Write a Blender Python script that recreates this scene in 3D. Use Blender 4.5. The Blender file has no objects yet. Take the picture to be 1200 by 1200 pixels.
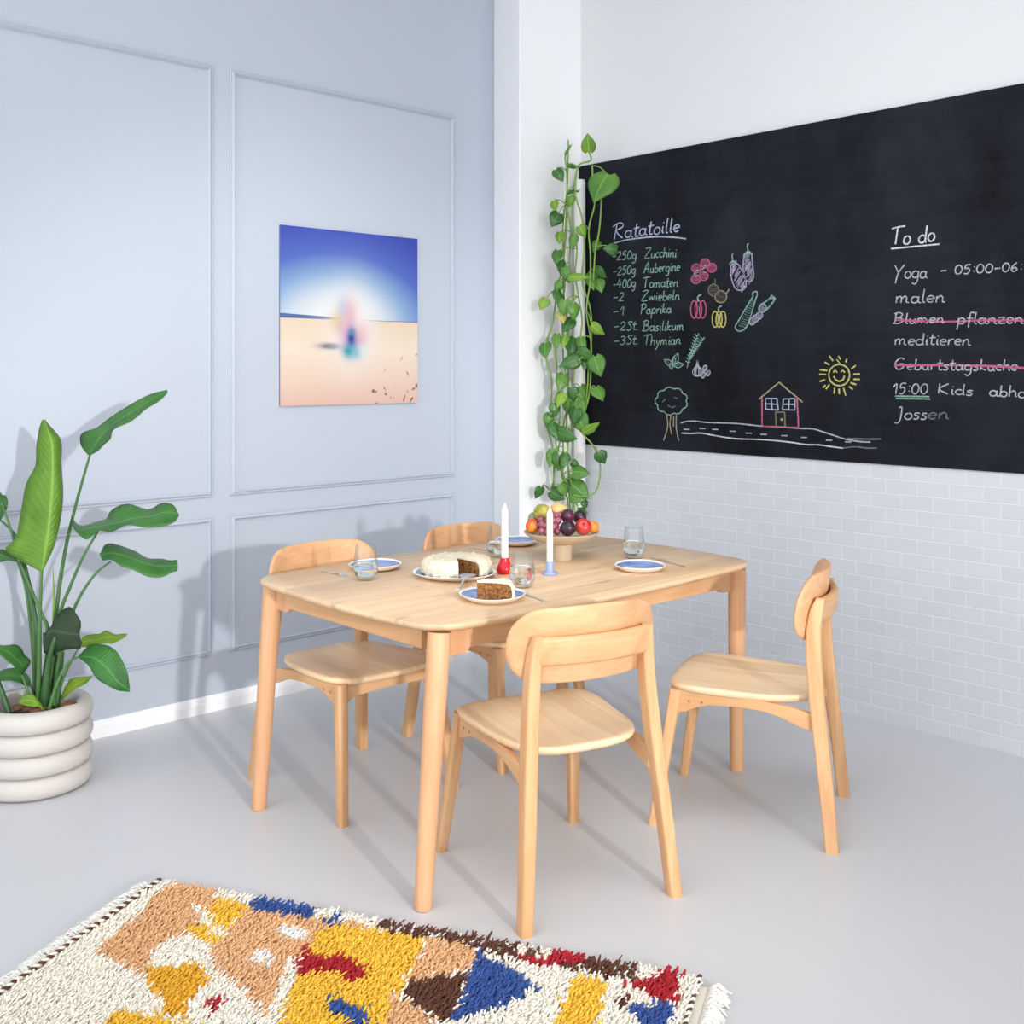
import bpy, math, random
from math import sin, cos, pi, radians, sqrt, atan2
from mathutils import Vector, Matrix
random.seed(7)

# ------------------------------------------------------------------ camera, world, light, exposure
scene = bpy.context.scene
COL = scene.collection
F, CX, CY, H = 1275.0, 600.0, 434.0, 1.437
RV = (0.7296, -0.6838); DV = (0.6838, 0.7296)
cd = bpy.data.cameras.new('camera'); cam = bpy.data.objects.new('camera', cd); COL.objects.link(cam)
cd.sensor_width = 36; cd.lens = F / 1200 * 36; cd.shift_y = -(600 - CY) / 1200
cam.location = (0, 0, H); cam.rotation_euler = (pi / 2, 0, -math.asin(0.6838))
cd.clip_start = 0.05; cd.clip_end = 60
scene.camera = cam
scene.view_settings.view_transform = 'Standard'
scene.view_settings.look = 'None'
scene.view_settings.exposure = 0.1
scene.view_settings.gamma = 1.0
scene.view_settings.use_curve_mapping = False

W = bpy.data.worlds.new('daylight'); scene.world = W; W.use_nodes = True
bg = W.node_tree.nodes['Background']; bg.inputs[0].default_value = (0.965, 0.98, 1.0, 1); bg.inputs[1].default_value = 1.95

def area_light(name, loc, target, size, power, col=(1, 1, 1), size_y=None, spread=180):
    l = bpy.data.lights.new(name, 'AREA'); l.energy = power; l.color = col; l.size = size
    l.spread = radians(spread)
    if size_y: l.shape = 'RECTANGLE'; l.size_y = size_y
    o = bpy.data.objects.new(name, l); COL.objects.link(o); o.location = loc
    o.rotation_euler = (Vector(target) - Vector(loc)).to_track_quat('-Z', 'Y').to_euler()
    return o
sp = bpy.data.lights.new('key_lamp', 'SPOT'); sp.energy = 1350; sp.color = (1.0, 0.98, 0.95)
sp.spot_size = radians(25); sp.spot_blend = 0.75; sp.shadow_soft_size = 0.13
so = bpy.data.objects.new('key_lamp', sp); COL.objects.link(so); so.location = (0.05, -5.0, 2.2)
so.rotation_euler = (Vector((2.60, 4.22, 0.70)) - so.location).to_track_quat('-Z', 'Y').to_euler()

area_light('overhead_softbox', (1.9, 1.5, 3.35), (3.0, 3.1, 0.6), 1.8, 22, (1, 0.99, 0.98), 1.8, 140)

# ------------------------------------------------------------------ helpers
def lin(c):
    c = c / 255.0
    return c / 12.92 if c <= 0.04045 else ((c + 0.055) / 1.055) ** 2.4
def rgb(r, g, b): return (lin(r), lin(g), lin(b), 1)

def unp(px, py, d):
    x = (px - CX) / F * d
    return Vector((RV[0] * x + DV[0] * d, RV[1] * x + DV[1] * d, H - (py - CY) / F * d))
def on_z(px, py, z): return unp(px, py, F * (H - z) / (py - CY))
XW = 4.15; YW = 4.22; YP = 3.911
def on_x(px, py, X=XW):
    rx = RV[0] * (px - CX) / F + DV[0]
    return unp(px, py, X / rx)

def newmat(name):
    m = bpy.data.materials.new(name); m.use_nodes = True
    nt = m.node_tree; return m, nt, nt.nodes['Principled BSDF']
def nd(nt, typ, **kw):
    n = nt.nodes.new(typ)
    for k, v in kw.items(): setattr(n, k, v)
    return n
def setin(n, **kw):
    for k, v in kw.items(): n.inputs[k.replace('_', ' ')].default_value = v
def plain(name, col, rough=0.5, vary=0.06, scale=6.0, bump=0.0, bscale=80.0, spec=0.5, **extra):
    m, nt, b = newmat(name)
    tc = nd(nt, 'ShaderNodeTexCoord'); nz = nd(nt, 'ShaderNodeTexNoise')
    nz.inputs['Scale'].default_value = scale; nz.inputs['Detail'].default_value = 4
    nt.links.new(tc.outputs['Object'], nz.inputs['Vector'])
    mx = nd(nt, 'ShaderNodeMix', data_type='RGBA')
    lo = tuple(max(0, c * (1 - vary)) for c in col[:3]) + (1,); hi = tuple(min(1, c * (1 + vary)) for c in col[:3]) + (1,)
    mx.inputs['A'].default_value = lo; mx.inputs['B'].default_value = hi
    nt.links.new(nz.outputs['Fac'], mx.inputs['Factor'])
    nt.links.new(mx.outputs['Result'], b.inputs['Base Color'])
    b.inputs['Roughness'].default_value = rough
    b.inputs['Specular IOR Level'].default_value = spec
    for k, v in extra.items(): b.inputs[k.replace('_', ' ')].default_value = v
    if bump:
        n2 = nd(nt, 'ShaderNodeTexNoise'); n2.inputs['Scale'].default_value = bscale; n2.inputs['Detail'].default_value = 3
        nt.links.new(tc.outputs['Object'], n2.inputs['Vector'])
        bp = nd(nt, 'ShaderNodeBump'); bp.inputs['Strength'].default_value = bump; bp.inputs['Distance'].default_value = 0.01
        nt.links.new(n2.outputs['Fac'], bp.inputs['Height']); nt.links.new(bp.outputs['Normal'], b.inputs['Normal'])
    return m

def wood(name, light, dark, axis='z', rough=0.42, stave=0.0, stave_axis='y', knots=0.0, fine=55.0, seed=0.0):
    m, nt, b = newmat(name); L = nt.links.new
    tc = nd(nt, 'ShaderNodeTexCoord'); oi = nd(nt, 'ShaderNodeObjectInfo')
    off = nd(nt, 'ShaderNodeVectorMath', operation='SCALE'); cb = nd(nt, 'ShaderNodeCombineXYZ')
    for i in range(3): L(oi.outputs['Random'], cb.inputs[i])
    L(cb.outputs[0], off.inputs[0]); off.inputs['Scale'].default_value = 7.3
    ad = nd(nt, 'ShaderNodeVectorMath', operation='ADD')
    L(tc.outputs['Object'], ad.inputs[0]); L(off.outputs[0], ad.inputs[1])
    src = ad.outputs[0]
    stv = None
    if stave:
        sx = nd(nt, 'ShaderNodeSeparateXYZ'); L(tc.outputs['Object'], sx.inputs[0])
        dv = nd(nt, 'ShaderNodeMath', operation='DIVIDE'); L(sx.outputs['XYZ'.index(stave_axis.upper())], dv.inputs[0]); dv.inputs[1].default_value = stave
        fl = nd(nt, 'ShaderNodeMath', operation='FLOOR'); L(dv.outputs[0], fl.inputs[0])
        a2 = nd(nt, 'ShaderNodeMath', operation='ADD'); L(fl.outputs[0], a2.inputs[0]); a2.inputs[1].default_value = 3.7 + seed
        wn = nd(nt, 'ShaderNodeTexWhiteNoise', noise_dimensions='1D'); L(a2.outputs[0], wn.inputs['W'])
        sc = nd(nt, 'ShaderNodeVectorMath', operation='SCALE'); L(wn.outputs['Color'], sc.inputs[0]); sc.inputs['Scale'].default_value = 5
        ad2 = nd(nt, 'ShaderNodeVectorMath', operation='ADD'); L(src, ad2.inputs[0]); L(sc.outputs[0], ad2.inputs[1])
        src = ad2.outputs[0]; stv = wn.outputs['Value']
    s = {'x': (1.3, 14, 14), 'y': (14, 1.3, 14), 'z': (14, 14, 1.3)}[axis]
    mp = nd(nt, 'ShaderNodeMapping'); L(src, mp.inputs['Vector']); mp.inputs['Scale'].default_value = s
    n1 = nd(nt, 'ShaderNodeTexNoise'); setin(n1, Scale=1.0, Detail=5.0, Distortion=1.2); L(mp.outputs[0], n1.inputs['Vector'])
    mp2 = nd(nt, 'ShaderNodeMapping'); L(src, mp2.inputs['Vector'])
    mp2.inputs['Scale'].default_value = tuple(fine * (0.045 if v < 2 else 1) * 4 for v in s) if False else tuple((2.2 if v < 2 else fine * 3) for v in s)
    n2 = nd(nt, 'ShaderNodeTexNoise'); setin(n2, Scale=1.0, Detail=3.0); L(mp2.outputs[0], n2.inputs['Vector'])
    f = nd(nt, 'ShaderNodeMath', operation='MULTIPLY_ADD'); L(n2.outputs['Fac'], f.inputs[0]); f.inputs[1].default_value = 0.35
    L(n1.outputs['Fac'], f.inputs[2])
    cr = nd(nt, 'ShaderNodeValToRGB'); L(f.outputs[0], cr.inputs[0])
    e = cr.color_ramp.elements; e[0].position = 0.38; e[0].color = dark; e[1].position = 0.9; e[1].color = light
    out = cr.outputs['Color']
    hs = nd(nt, 'ShaderNodeHueSaturation'); L(out, hs.inputs['Color'])
    if stv is not None:
        mr = nd(nt, 'ShaderNodeMapRange'); L(stv, mr.inputs[0]); mr.inputs[3].default_value = 0.9; mr.inputs[4].default_value = 1.08
        L(mr.outputs[0], hs.inputs['Value'])
    else:
        mr = nd(nt, 'ShaderNodeMapRange'); L(oi.outputs['Random'], mr.inputs[0]); mr.inputs[3].default_value = 0.93; mr.inputs[4].default_value = 1.06
        L(mr.outputs[0], hs.inputs['Value'])
    out = hs.outputs['Color']
    if knots:
        mk = nd(nt, 'ShaderNodeMapping'); L(src, mk.inputs['Vector']); mk.inputs['Scale'].default_value = tuple((3.0 if v < 2 else 9.0) for v in s)
        vo = nd(nt, 'ShaderNodeTexVoronoi'); setin(vo, Scale=1.0); L(mk.outputs[0], vo.inputs['Vector'])
        r2 = nd(nt, 'ShaderNodeMapRange'); L(vo.outputs['Distance'], r2.inputs[0]); r2.inputs[1].default_value = 0.03; r2.inputs[2].default_value = 0.16
        r2.inputs[3].default_value = knots; r2.inputs[4].default_value = 0.0
        mk2 = nd(nt, 'ShaderNodeMix', data_type='RGBA'); L(r2.outputs[0], mk2.inputs['Factor']); L(out, mk2.inputs['A'])
        mk2.inputs['B'].default_value = tuple(c * 0.55 for c in dark[:3]) + (1,)
        out = mk2.outputs['Result']
    L(out, b.inputs['Base Color']); b.inputs['Roughness'].default_value = rough
    b.inputs['Specular IOR Level'].default_value = 0.35
    bp = nd(nt, 'ShaderNodeBump'); bp.inputs['Strength'].default_value = 0.04; bp.inputs['Distance'].default_value = 0.002
    L(n2.outputs['Fac'], bp.inputs['Height']); L(bp.outputs['Normal'], b.inputs['Normal'])
    return m

class MB:
    def __init__(s): s.v = []; s.f = []; s.m = []
    def add(s, vs, fs, mi=0):
        o = len(s.v); s.v += [tuple(p) for p in vs]
        s.f += [tuple(i + o for i in f) for f in fs]; s.m += [mi] * len(fs); return s
    def box(s, c, size, mi=0, rot=None):
        hx, hy, hz = size[0] / 2, size[1] / 2, size[2] / 2
        vs = [Vector((x, y, z)) for x in (-hx, hx) for y in (-hy, hy) for z in (-hz, hz)]
        if rot is not None: vs = [rot @ p for p in vs]
        c = Vector(c); vs = [p + c for p in vs]
        return s.add(vs, [(0, 1, 3, 2), (4, 6, 7, 5), (0, 4, 5, 1), (2, 3, 7, 6), (0, 2, 6, 4), (1, 5, 7, 3)], mi)
    def loft(s, rings, mi=0, cap=True, closed=False):
        n = len(rings[0]); vs = [p for r in rings for p in r]; fs = []
        R = len(rings)
        for i in range(R if closed else R - 1):
            a = i * n; b = ((i + 1) % R) * n
            for j in range(n):
                k = (j + 1) % n
                fs.append((a + j, a + k, b + k, b + j))
        if cap and not closed:
            fs.append(tuple(range(n - 1, -1, -1))); fs.append(tuple(range((R - 1) * n, R * n)))
        return s.add(vs, fs, mi)
    def tube(s, path, rad, n=8, mi=0, cap=True, flat=1.0):
        path = [Vector(p) for p in path]
        if not isinstance(rad, (list, tuple)): rad = [rad] * len(path)
        rings = []; up = None
        for i, p in enumerate(path):
            t = (path[min(i + 1, len(path) - 1)] - path[max(i - 1, 0)])
            t = t.normalized() if t.length > 1e-9 else Vector((0, 0, 1))
            if up is None:
                up = t.cross(Vector((0, 0, 1)))
                if up.length < 1e-3: up = t.cross(Vector((0, 1, 0)))
                up.normalize()
            up = (up - t * up.dot(t)).normalized(); w = t.cross(up)
            rings.append([p + (up * cos(2 * pi * k / n) + w * sin(2 * pi * k / n) * flat) * rad[i] for k in range(n)])
        return s.loft(rings, mi, cap)
    def lathe(s, prof, n=32, mi=0, c=(0, 0, 0), wob=None, cap=True):
        c = Vector(c); vs = []; fs = []; R = len(prof)
        for i, (r, z) in enumerate(prof):
            for k in range(n):
                a = 2 * pi * k / n; rr = r * (wob(a) if wob else 1)
                vs.append(c + Vector((rr * cos(a), rr * sin(a), z)))
        for i in range(R - 1):
            for k in range(n):
                k2 = (k + 1) % n
                fs.append((i * n + k, i * n + k2, (i + 1) * n + k2, (i + 1) * n + k))
        if cap and prof[0][0] > 1e-6: fs.append(tuple(range(n - 1, -1, -1)))
        if cap and prof[-1][0] > 1e-6: fs.append(tuple(range((R - 1) * n, R * n)))
        return s.add(vs, fs, mi)
    def prism(s, poly, mapf, t0, t1, mi=0):
        n = len(poly)
        vs = [mapf(p[0], p[1], t0) for p in poly] + [mapf(p[0], p[1], t1) for p in poly]
        fs = [tuple(range(n - 1, -1, -1)), tuple(range(n, 2 * n))]
        for i in range(n):
            j = (i + 1) % n; fs.append((i, j, n + j, n + i))
        return s.add(vs, fs, mi)
    def sphere(s, c, r, nu=16, nv=10, mi=0, mod=None):
        c = Vector(c); rings = []
        if not isinstance(r, (tuple, list)): r = (r, r, r)
        prof = []
        vs = []; fs = []
        for i in range(nv + 1):
            th = pi * i / nv
            for k in range(nu):
                a = 2 * pi * k / nu
                d = Vector((sin(th) * cos(a), sin(th) * sin(a), cos(th)))
                q = mod(d, th, a) if mod else 1.0
                vs.append(c + Vector((d.x * r[0], d.y * r[1], d.z * r[2])) * q)
        for i in range(nv):
            for k in range(nu):
                k2 = (k + 1) % nu
                fs.append((i * nu + k, (i + 1) * nu + k, (i + 1) * nu + k2, i * nu + k2))
        return s.add(vs, fs, mi)
    def build(s, name, mats, parent=None, smooth=40, bevel=0, seg=2, clean=True):
        me = bpy.data.meshes.new(name); me.from_pydata(s.v, [], s.f)
        if not isinstance(mats, (list, tuple)): mats = [mats]
        for m in mats: me.materials.append(m)
        if len(mats) > 1: me.polygons.foreach_set('material_index', s.m)
        if clean:
            import bmesh
            bm = bmesh.new(); bm.from_mesh(me)
            bmesh.ops.remove_doubles(bm, verts=bm.verts, dist=1e-6)
            bmesh.ops.recalc_face_normals(bm, faces=bm.faces); bm.to_mesh(me); bm.free()
        if smooth:
            me.shade_smooth()
            if smooth < 180: me.set_sharp_from_angle(angle=radians(smooth))
        o = bpy.data.objects.new(name, me); COL.objects.link(o)
        if parent: o.parent = parent
        if bevel:
            md = o.modifiers.new('bevel', 'BEVEL'); md.width = bevel; md.segments = seg; md.limit_method = 'ANGLE'; md.angle_limit = radians(35)
            md.harden_normals = False
        return o

def tag(o, label=None, cat=None, group=None, kind=None):
    if label: o['label'] = label
    if cat: o['category'] = cat
    if group: o['group'] = group
    if kind: o['kind'] = kind
    return o
def thing(name, label, cat, loc=(0, 0, 0), rz=0, group=None):
    o = bpy.data.objects.new(name, None); COL.objects.link(o); o.location = loc; o.rotation_euler = (0, 0, rz)
    o.empty_display_size = 0.1
    return tag(o, label, cat, group)
def struct(o, label, cat): return tag(o, label, cat, None, 'structure')
def copy_tree(o, parent=None):
    c = o.copy(); COL.objects.link(c)
    if parent: c.parent = parent
    for ch in o.children: copy_tree(ch, c)
    return c
def rrect(w, d, r, n=4):
    pts = []
    for cx, cy, a0 in ((w / 2 - r, d / 2 - r, 0), (-w / 2 + r, d / 2 - r, pi / 2), (-w / 2 + r, -d / 2 + r, pi), (w / 2 - r, -d / 2 + r, 1.5 * pi)):
        for k in range(n + 1):
            a = a0 + (pi / 2) * k / n; pts.append((cx + r * cos(a), cy + r * sin(a)))
    return pts

# ------------------------------------------------------------------ room
def wall_paint(name, col, rough=0.55, bump=0.02):
    return plain(name, col, rough, 0.012, 1.5, bump, 140, 0.35)
M_blue = wall_paint('blue_wall_paint', rgb(183, 191, 203))
M_white = wall_paint('white_wall_paint', rgb(217, 218, 220)); M_pillar = wall_paint('lit_white_paint', rgb(245, 246, 248))  # pillar: same white paint, colour raised to stand in for front light
M_base = plain('white_gloss_paint', rgb(246, 247, 249), 0.3, 0.01)
M_floor = plain('grey_poured_floor', rgb(203, 204, 207), 0.34, 0.02, 0.9, 0.0, 60, 0.4)

# painted brick veneer tiles: running bond
def tile_mat():
    m, nt, b = newmat('white_tiles'); L = nt.links.new
    tc = nd(nt, 'ShaderNodeTexCoord'); sx = nd(nt, 'ShaderNodeSeparateXYZ'); L(tc.outputs['Object'], sx.inputs[0])
    cb = nd(nt, 'ShaderNodeCombineXYZ')
    a = nd(nt, 'ShaderNodeMath', operation='MULTIPLY_ADD'); L(sx.outputs['Y'], a.inputs[0]); a.inputs[1].default_value = -1; a.inputs[2].default_value = 8.0 + 2.084 - 0.004
    L(a.outputs[0], cb.inputs[0]); L(sx.outputs['Z'], cb.inputs[1])
    br = nd(nt, 'ShaderNodeTexBrick'); L(cb.outputs[0], br.inputs['Vector'])
    br.offset = 0.5; br.squash = 1
    setin(br, Scale=1.0, Mortar_Size=0.0035, Mortar_Smooth=0.6, Brick_Width=0.1325, Row_Height=0.0585, Bias=0.0)
    br.inputs['Color1'].default_value = rgb(206, 210, 217); br.inputs['Color2'].default_value = rgb(211, 214, 220); br.inputs['Mortar'].default_value = rgb(222, 226, 231)
    L(br.outputs['Color'], b.inputs['Base Color'])
    nz = nd(nt, 'ShaderNodeTexNoise'); setin(nz, Scale=30.0, Detail=3.0); L(tc.outputs['Object'], nz.inputs['Vector'])
    ml = nd(nt, 'ShaderNodeMath', operation='MULTIPLY_ADD'); L(br.outputs['Fac'], ml.inputs[0]); ml.inputs[1].default_value = -0.8
    m2 = nd(nt, 'ShaderNodeMath', operation='MULTIPLY'); L(nz.outputs['Fac'], m2.inputs[0]); m2.inputs[1].default_value = 0.25
    L(m2.outputs[0], ml.inputs[2])
    bp = nd(nt, 'ShaderNodeBump'); bp.inputs['Strength'].default_value = 0.35; bp.inputs['Distance'].default_value = 0.004
    L(ml.outputs[0], bp.inputs['Height']); L(bp.outputs['Normal'], b.inputs['Normal'])
    b.inputs['Roughness'].default_value = 0.45
    return m
M_tile = tile_mat()
ZC = 3.75
mb = MB(); mb.box((1.6, 0.6, -0.05), (5.3, 7.6, 0.1)); struct(mb.build('floor', M_floor, smooth=0), 'light grey poured floor', 'floor')
mb = MB(); mb.box((1.45, YW + 0.05, ZC / 2), (5.4, 0.1, ZC)); struct(mb.build('wall_left', M_blue, smooth=0), 'pale blue panelled wall', 'wall')
mb = MB(); mb.box((XW + 0.06, 0.75, ZC / 2), (0.1, 6.9, ZC)); struct(mb.build('wall_right', M_white, smooth=0), 'white wall above the chalkboard', 'wall')
mb = MB(); mb.box((XW + 0.005, 0.6, 1.053 / 2), (0.01, 6.65, 1.053)); struct(mb.build('trim_9', M_tile, smooth=0), 'white brick tiles below the chalkboard', 'tiles')
# pillar in the corner
mb = MB()
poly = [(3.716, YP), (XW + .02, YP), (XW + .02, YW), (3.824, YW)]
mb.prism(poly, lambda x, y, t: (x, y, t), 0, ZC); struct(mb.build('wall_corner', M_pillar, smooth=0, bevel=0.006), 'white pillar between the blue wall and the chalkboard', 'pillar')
mb = MB(); mb.box((1.6, 0.6, ZC + 0.05), (5.3, 7.6, 0.1)); struct(mb.build('ceiling', M_white, smooth=0), 'white ceiling', 'ceiling')
# baseboard with profile
mb = MB()
prof = [(0, 0), (-0.018, 0), (-0.018, 0.042), (-0.014, 0.046), (-0.014, 0.052), (-0.011, 0.058), (-0.004, 0.064), (0, 0.066)]
mb.prism(prof, lambda y, z, t: (t, YW + y, z), -1.25, 3.824); struct(mb.build('baseboard_left', M_base, smooth=30), 'white baseboard along the blue wall', 'baseboard')
# wall mouldings
def moulding(i, x0, x1, z0, z1, label):
    mb = MB(); pr = [(-0.013, 0.0), (-0.013, 0.006), (-0.009, 0.010), (-0.005, 0.008), (-0.001, 0.013), (0.004, 0.015), (0.008, 0.010), (0.010, 0.004), (0.013, 0.004), (0.013, 0.0)]
    rings = []
    for (sx, sz) in ((0, 0), (1, 0), (1, 1), (0, 1)):
        x = x1 if sx else x0; z = z1 if sz else z0
        dx = -1 if sx else 1; dz = -1 if sz else 1
        rings.append([(x + dx * u, YW - v, z + dz * u) for u, v in pr])
    mb.loft(rings, closed=True)
    struct(mb.build('trim_%d' % i, M_blue, smooth=30), label, 'moulding')
moulding(1, 2.312, 3.540, 0.915, 2.712, 'tall wall moulding frame around the beach picture')
moulding(2, 2.312, 3.540, 0.250, 0.807, 'low wall moulding frame behind the table')
moulding(3, 0.9, 2.207, 0.915, 2.712, 'tall wall moulding frame above the potted plant')
moulding(4, 0.9, 2.207, 0.250, 0.807, 'low wall moulding frame behind the potted plant')

# heating pipe in the corner
M_pipe = plain('white_pipe_paint', rgb(236, 236, 234), 0.35, 0.02)
t = thing('heating_pipe', 'slim white vertical pipe in the corner behind the climbing vine', 'pipe', (4.098, 3.862, 0))
mb = MB(); mb.lathe([(0.030, 0.0), (0.030, 2.40), (0.026, 2.42), (0, 2.42)], 24); mb.build('pipe', M_pipe, t)
for z in (0.7, 1.9):
    mb = MB(); mb.lathe([(0.029, z), (0.035, z + .002), (0.035, z + .024), (0.029, z + .026)], 24); mb.build('pipe_clamp', M_pipe, t)
t = thing('cable_conduit', 'thin white conduit beside the corner pipe on the pillar', 'pipe', (4.03, 3.897, 0))
mb = MB(); mb.lathe([(0.011, 0), (0.011, 2.36), (0, 2.36)], 14); mb.build('conduit', M_pipe, t)

# ------------------------------------------------------------------ chalkboard
def board_mat():
    m, nt, b = newmat('chalkboard_black'); L = nt.links.new
    tc = nd(nt, 'ShaderNodeTexCoord')
    mp = nd(nt, 'ShaderNodeMapping'); L(tc.outputs['Object'], mp.inputs['Vector']); mp.inputs['Scale'].default_value = (1, 1.6, 0.9)
    nz = nd(nt, 'ShaderNodeTexNoise'); setin(nz, Scale=1.6, Detail=6.0, Roughness=0.62, Distortion=0.4); L(mp.outputs[0], nz.inputs['Vector'])
    mp2 = nd(nt, 'ShaderNodeMapping'); L(tc.outputs['Object'], mp2.inputs['Vector']); mp2.inputs['Scale'].default_value = (1, 1.5, 22)
    n2 = nd(nt, 'ShaderNodeTexNoise'); setin(n2, Scale=2.0, Detail=4.0); L(mp2.outputs[0], n2.inputs['Vector'])
    av = nd(nt, 'ShaderNodeMath', operation='MULTIPLY_ADD'); L(n2.outputs['Fac'], av.inputs[0]); av.inputs[1].default_value = 0.3; L(nz.outputs['Fac'], av.inputs[2])
    cr = nd(nt, 'ShaderNodeValToRGB'); L(av.outputs[0], cr.inputs[0])
    e = cr.color_ramp.elements; e[0].position = 0.45; e[0].color = rgb(15, 17, 21); e[1].position = 0.9; e[1].color = rgb(38, 41, 50)
    L(cr.outputs['Color'], b.inputs['Base Color']); b.inputs['Roughness'].default_value = 0.7; b.inputs['Specular IOR Level'].default_value = 0.12
    return m
M_board = board_mat()
board = thing('chalkboard', 'black chalkboard on the right wall with recipe and to-do list', 'chalkboard', (0, 0, 0))
mb = MB(); mb.box((XW + 0.001, (YP - 2.7 ) / 2 + 0.0, (1.053 + 2.502) / 2), (0.017, YP + 2.7, 2.502 - 1.053)); mb.build('board_panel', M_board, board, smooth=0)
XB = XW - 0.0075
def chalk(name, col):
    m, nt, b = newmat(name); L = nt.links.new
    tc = nd(nt, 'ShaderNodeTexCoord'); nz = nd(nt, 'ShaderNodeTexNoise'); setin(nz, Scale=160.0, Detail=2.0); L(tc.outputs['Object'], nz.inputs['Vector'])
    mr = nd(nt, 'ShaderNodeMapRange'); L(nz.outputs['Fac'], mr.inputs[0]); mr.inputs[1].default_value = 0.3; mr.inputs[2].default_value = 0.6; mr.inputs[3].default_value = 0.45; mr.inputs[4].default_value = 1.0
    mx = nd(nt, 'ShaderNodeMix', data_type='RGBA'); L(mr.outputs[0], mx.inputs['Factor']); mx.inputs['A'].default_value = rgb(46, 48, 55); mx.inputs['B'].default_value = col
    L(mx.outputs['Result'], b.inputs['Base Color']); b.inputs['Roughness'].default_value = 0.95; b.inputs['Specular IOR Level'].default_value = 0.1
    return m
CH = dict(w=chalk('white_chalk', rgb(212, 215, 223)), b=chalk('blue_white_chalk', rgb(182, 192, 216)), g=chalk('green_chalk', rgb(138, 176, 162)),
          p=chalk('pink_chalk', rgb(198, 98, 132)), y=chalk('yellow_chalk', rgb(200, 195, 108)), v=chalk('lilac_chalk', rgb(172, 164, 186)),
          n=chalk('tan_chalk', rgb(168, 158, 128)), s=chalk('smudged_chalk', rgb(110, 114, 126)), o=chalk('olive_chalk', rgb(128, 120, 92)), f=chalk('grey_chalk', rgb(176, 181, 193)),
          dg=chalk('faint_green_chalk', rgb(92, 122, 116)), dp=chalk('faint_pink_chalk', rgb(150, 78, 108)), dv=chalk('faint_lilac_chalk', rgb(128, 122, 142)), do=chalk('faint_olive_chalk', rgb(86, 84, 74)))
def smooth_path(pts, sub=3):
    if len(pts) < 3: return pts
    out = []
    for i in range(len(pts) - 1):
        p0 = pts[max(i - 1, 0)]; p1 = pts[i]; p2 = pts[i + 1]; p3 = pts[min(i + 2, len(pts) - 1)]
        for k in range(sub):
            t = k / sub
            out.append(tuple(0.5 * ((2 * b) + (c - a) * t + (2 * a - 5 * b + 4 * c - d) * t * t + (3 * b - a - 3 * c + d) * t ** 3) for a, b, c, d in zip(p0, p1, p2, p3)))
    out.append(tuple(pts[-1])); return out
class Chalk:
    def __init__(s): s.items = {}; s.k = 0
    def stroke(s, pts, col, w=0.0052, sm=True):
        if sm: pts = smooth_path(pts)
        P = [on_x(x, y, XB) for x, y in pts]
        mb = s.items.setdefault(col, MB()); n = len(P); vs = []; s.k += 1; lift = 0.00003 * (s.k % 17)
        for i, p in enumerate(P):
            t = (P[min(i + 1, n - 1)] - P[max(i - 1, 0)]); t.x = 0
            if t.length < 1e-9: t = Vector((0, 1, 0))
            t.normalize(); q = Vector((0, -t.z, t.y)) * w / 2 * (0.85 + 0.3 * random.random())
            vs += [p + q, p - q, p - q + Vector((-0.0006 - lift, 0, 0)), p + q + Vector((-0.0006 - lift, 0, 0))]
        fs = []
        for i in range(n - 1):
            a = 4 * i; b = a + 4
            for j in range(4): k = (j + 1) % 4; fs.append((a + j, a + k, b + k, b + j))
        fs += [(0, 1, 2, 3), (4 * n - 4, 4 * n - 1, 4 * n - 2, 4 * n - 3)]
        mb.add(vs, fs)
    def done(s, name, label=None):
        allm = MB(); mats = []
        for i, (c, mb) in enumerate(s.items.items()): allm.add(mb.v, mb.f, i); mats.append(CH[c])
        o = allm.build(name, mats, board, smooth=0, clean=False)
        if label: o['label'] = label
        return o
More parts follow.
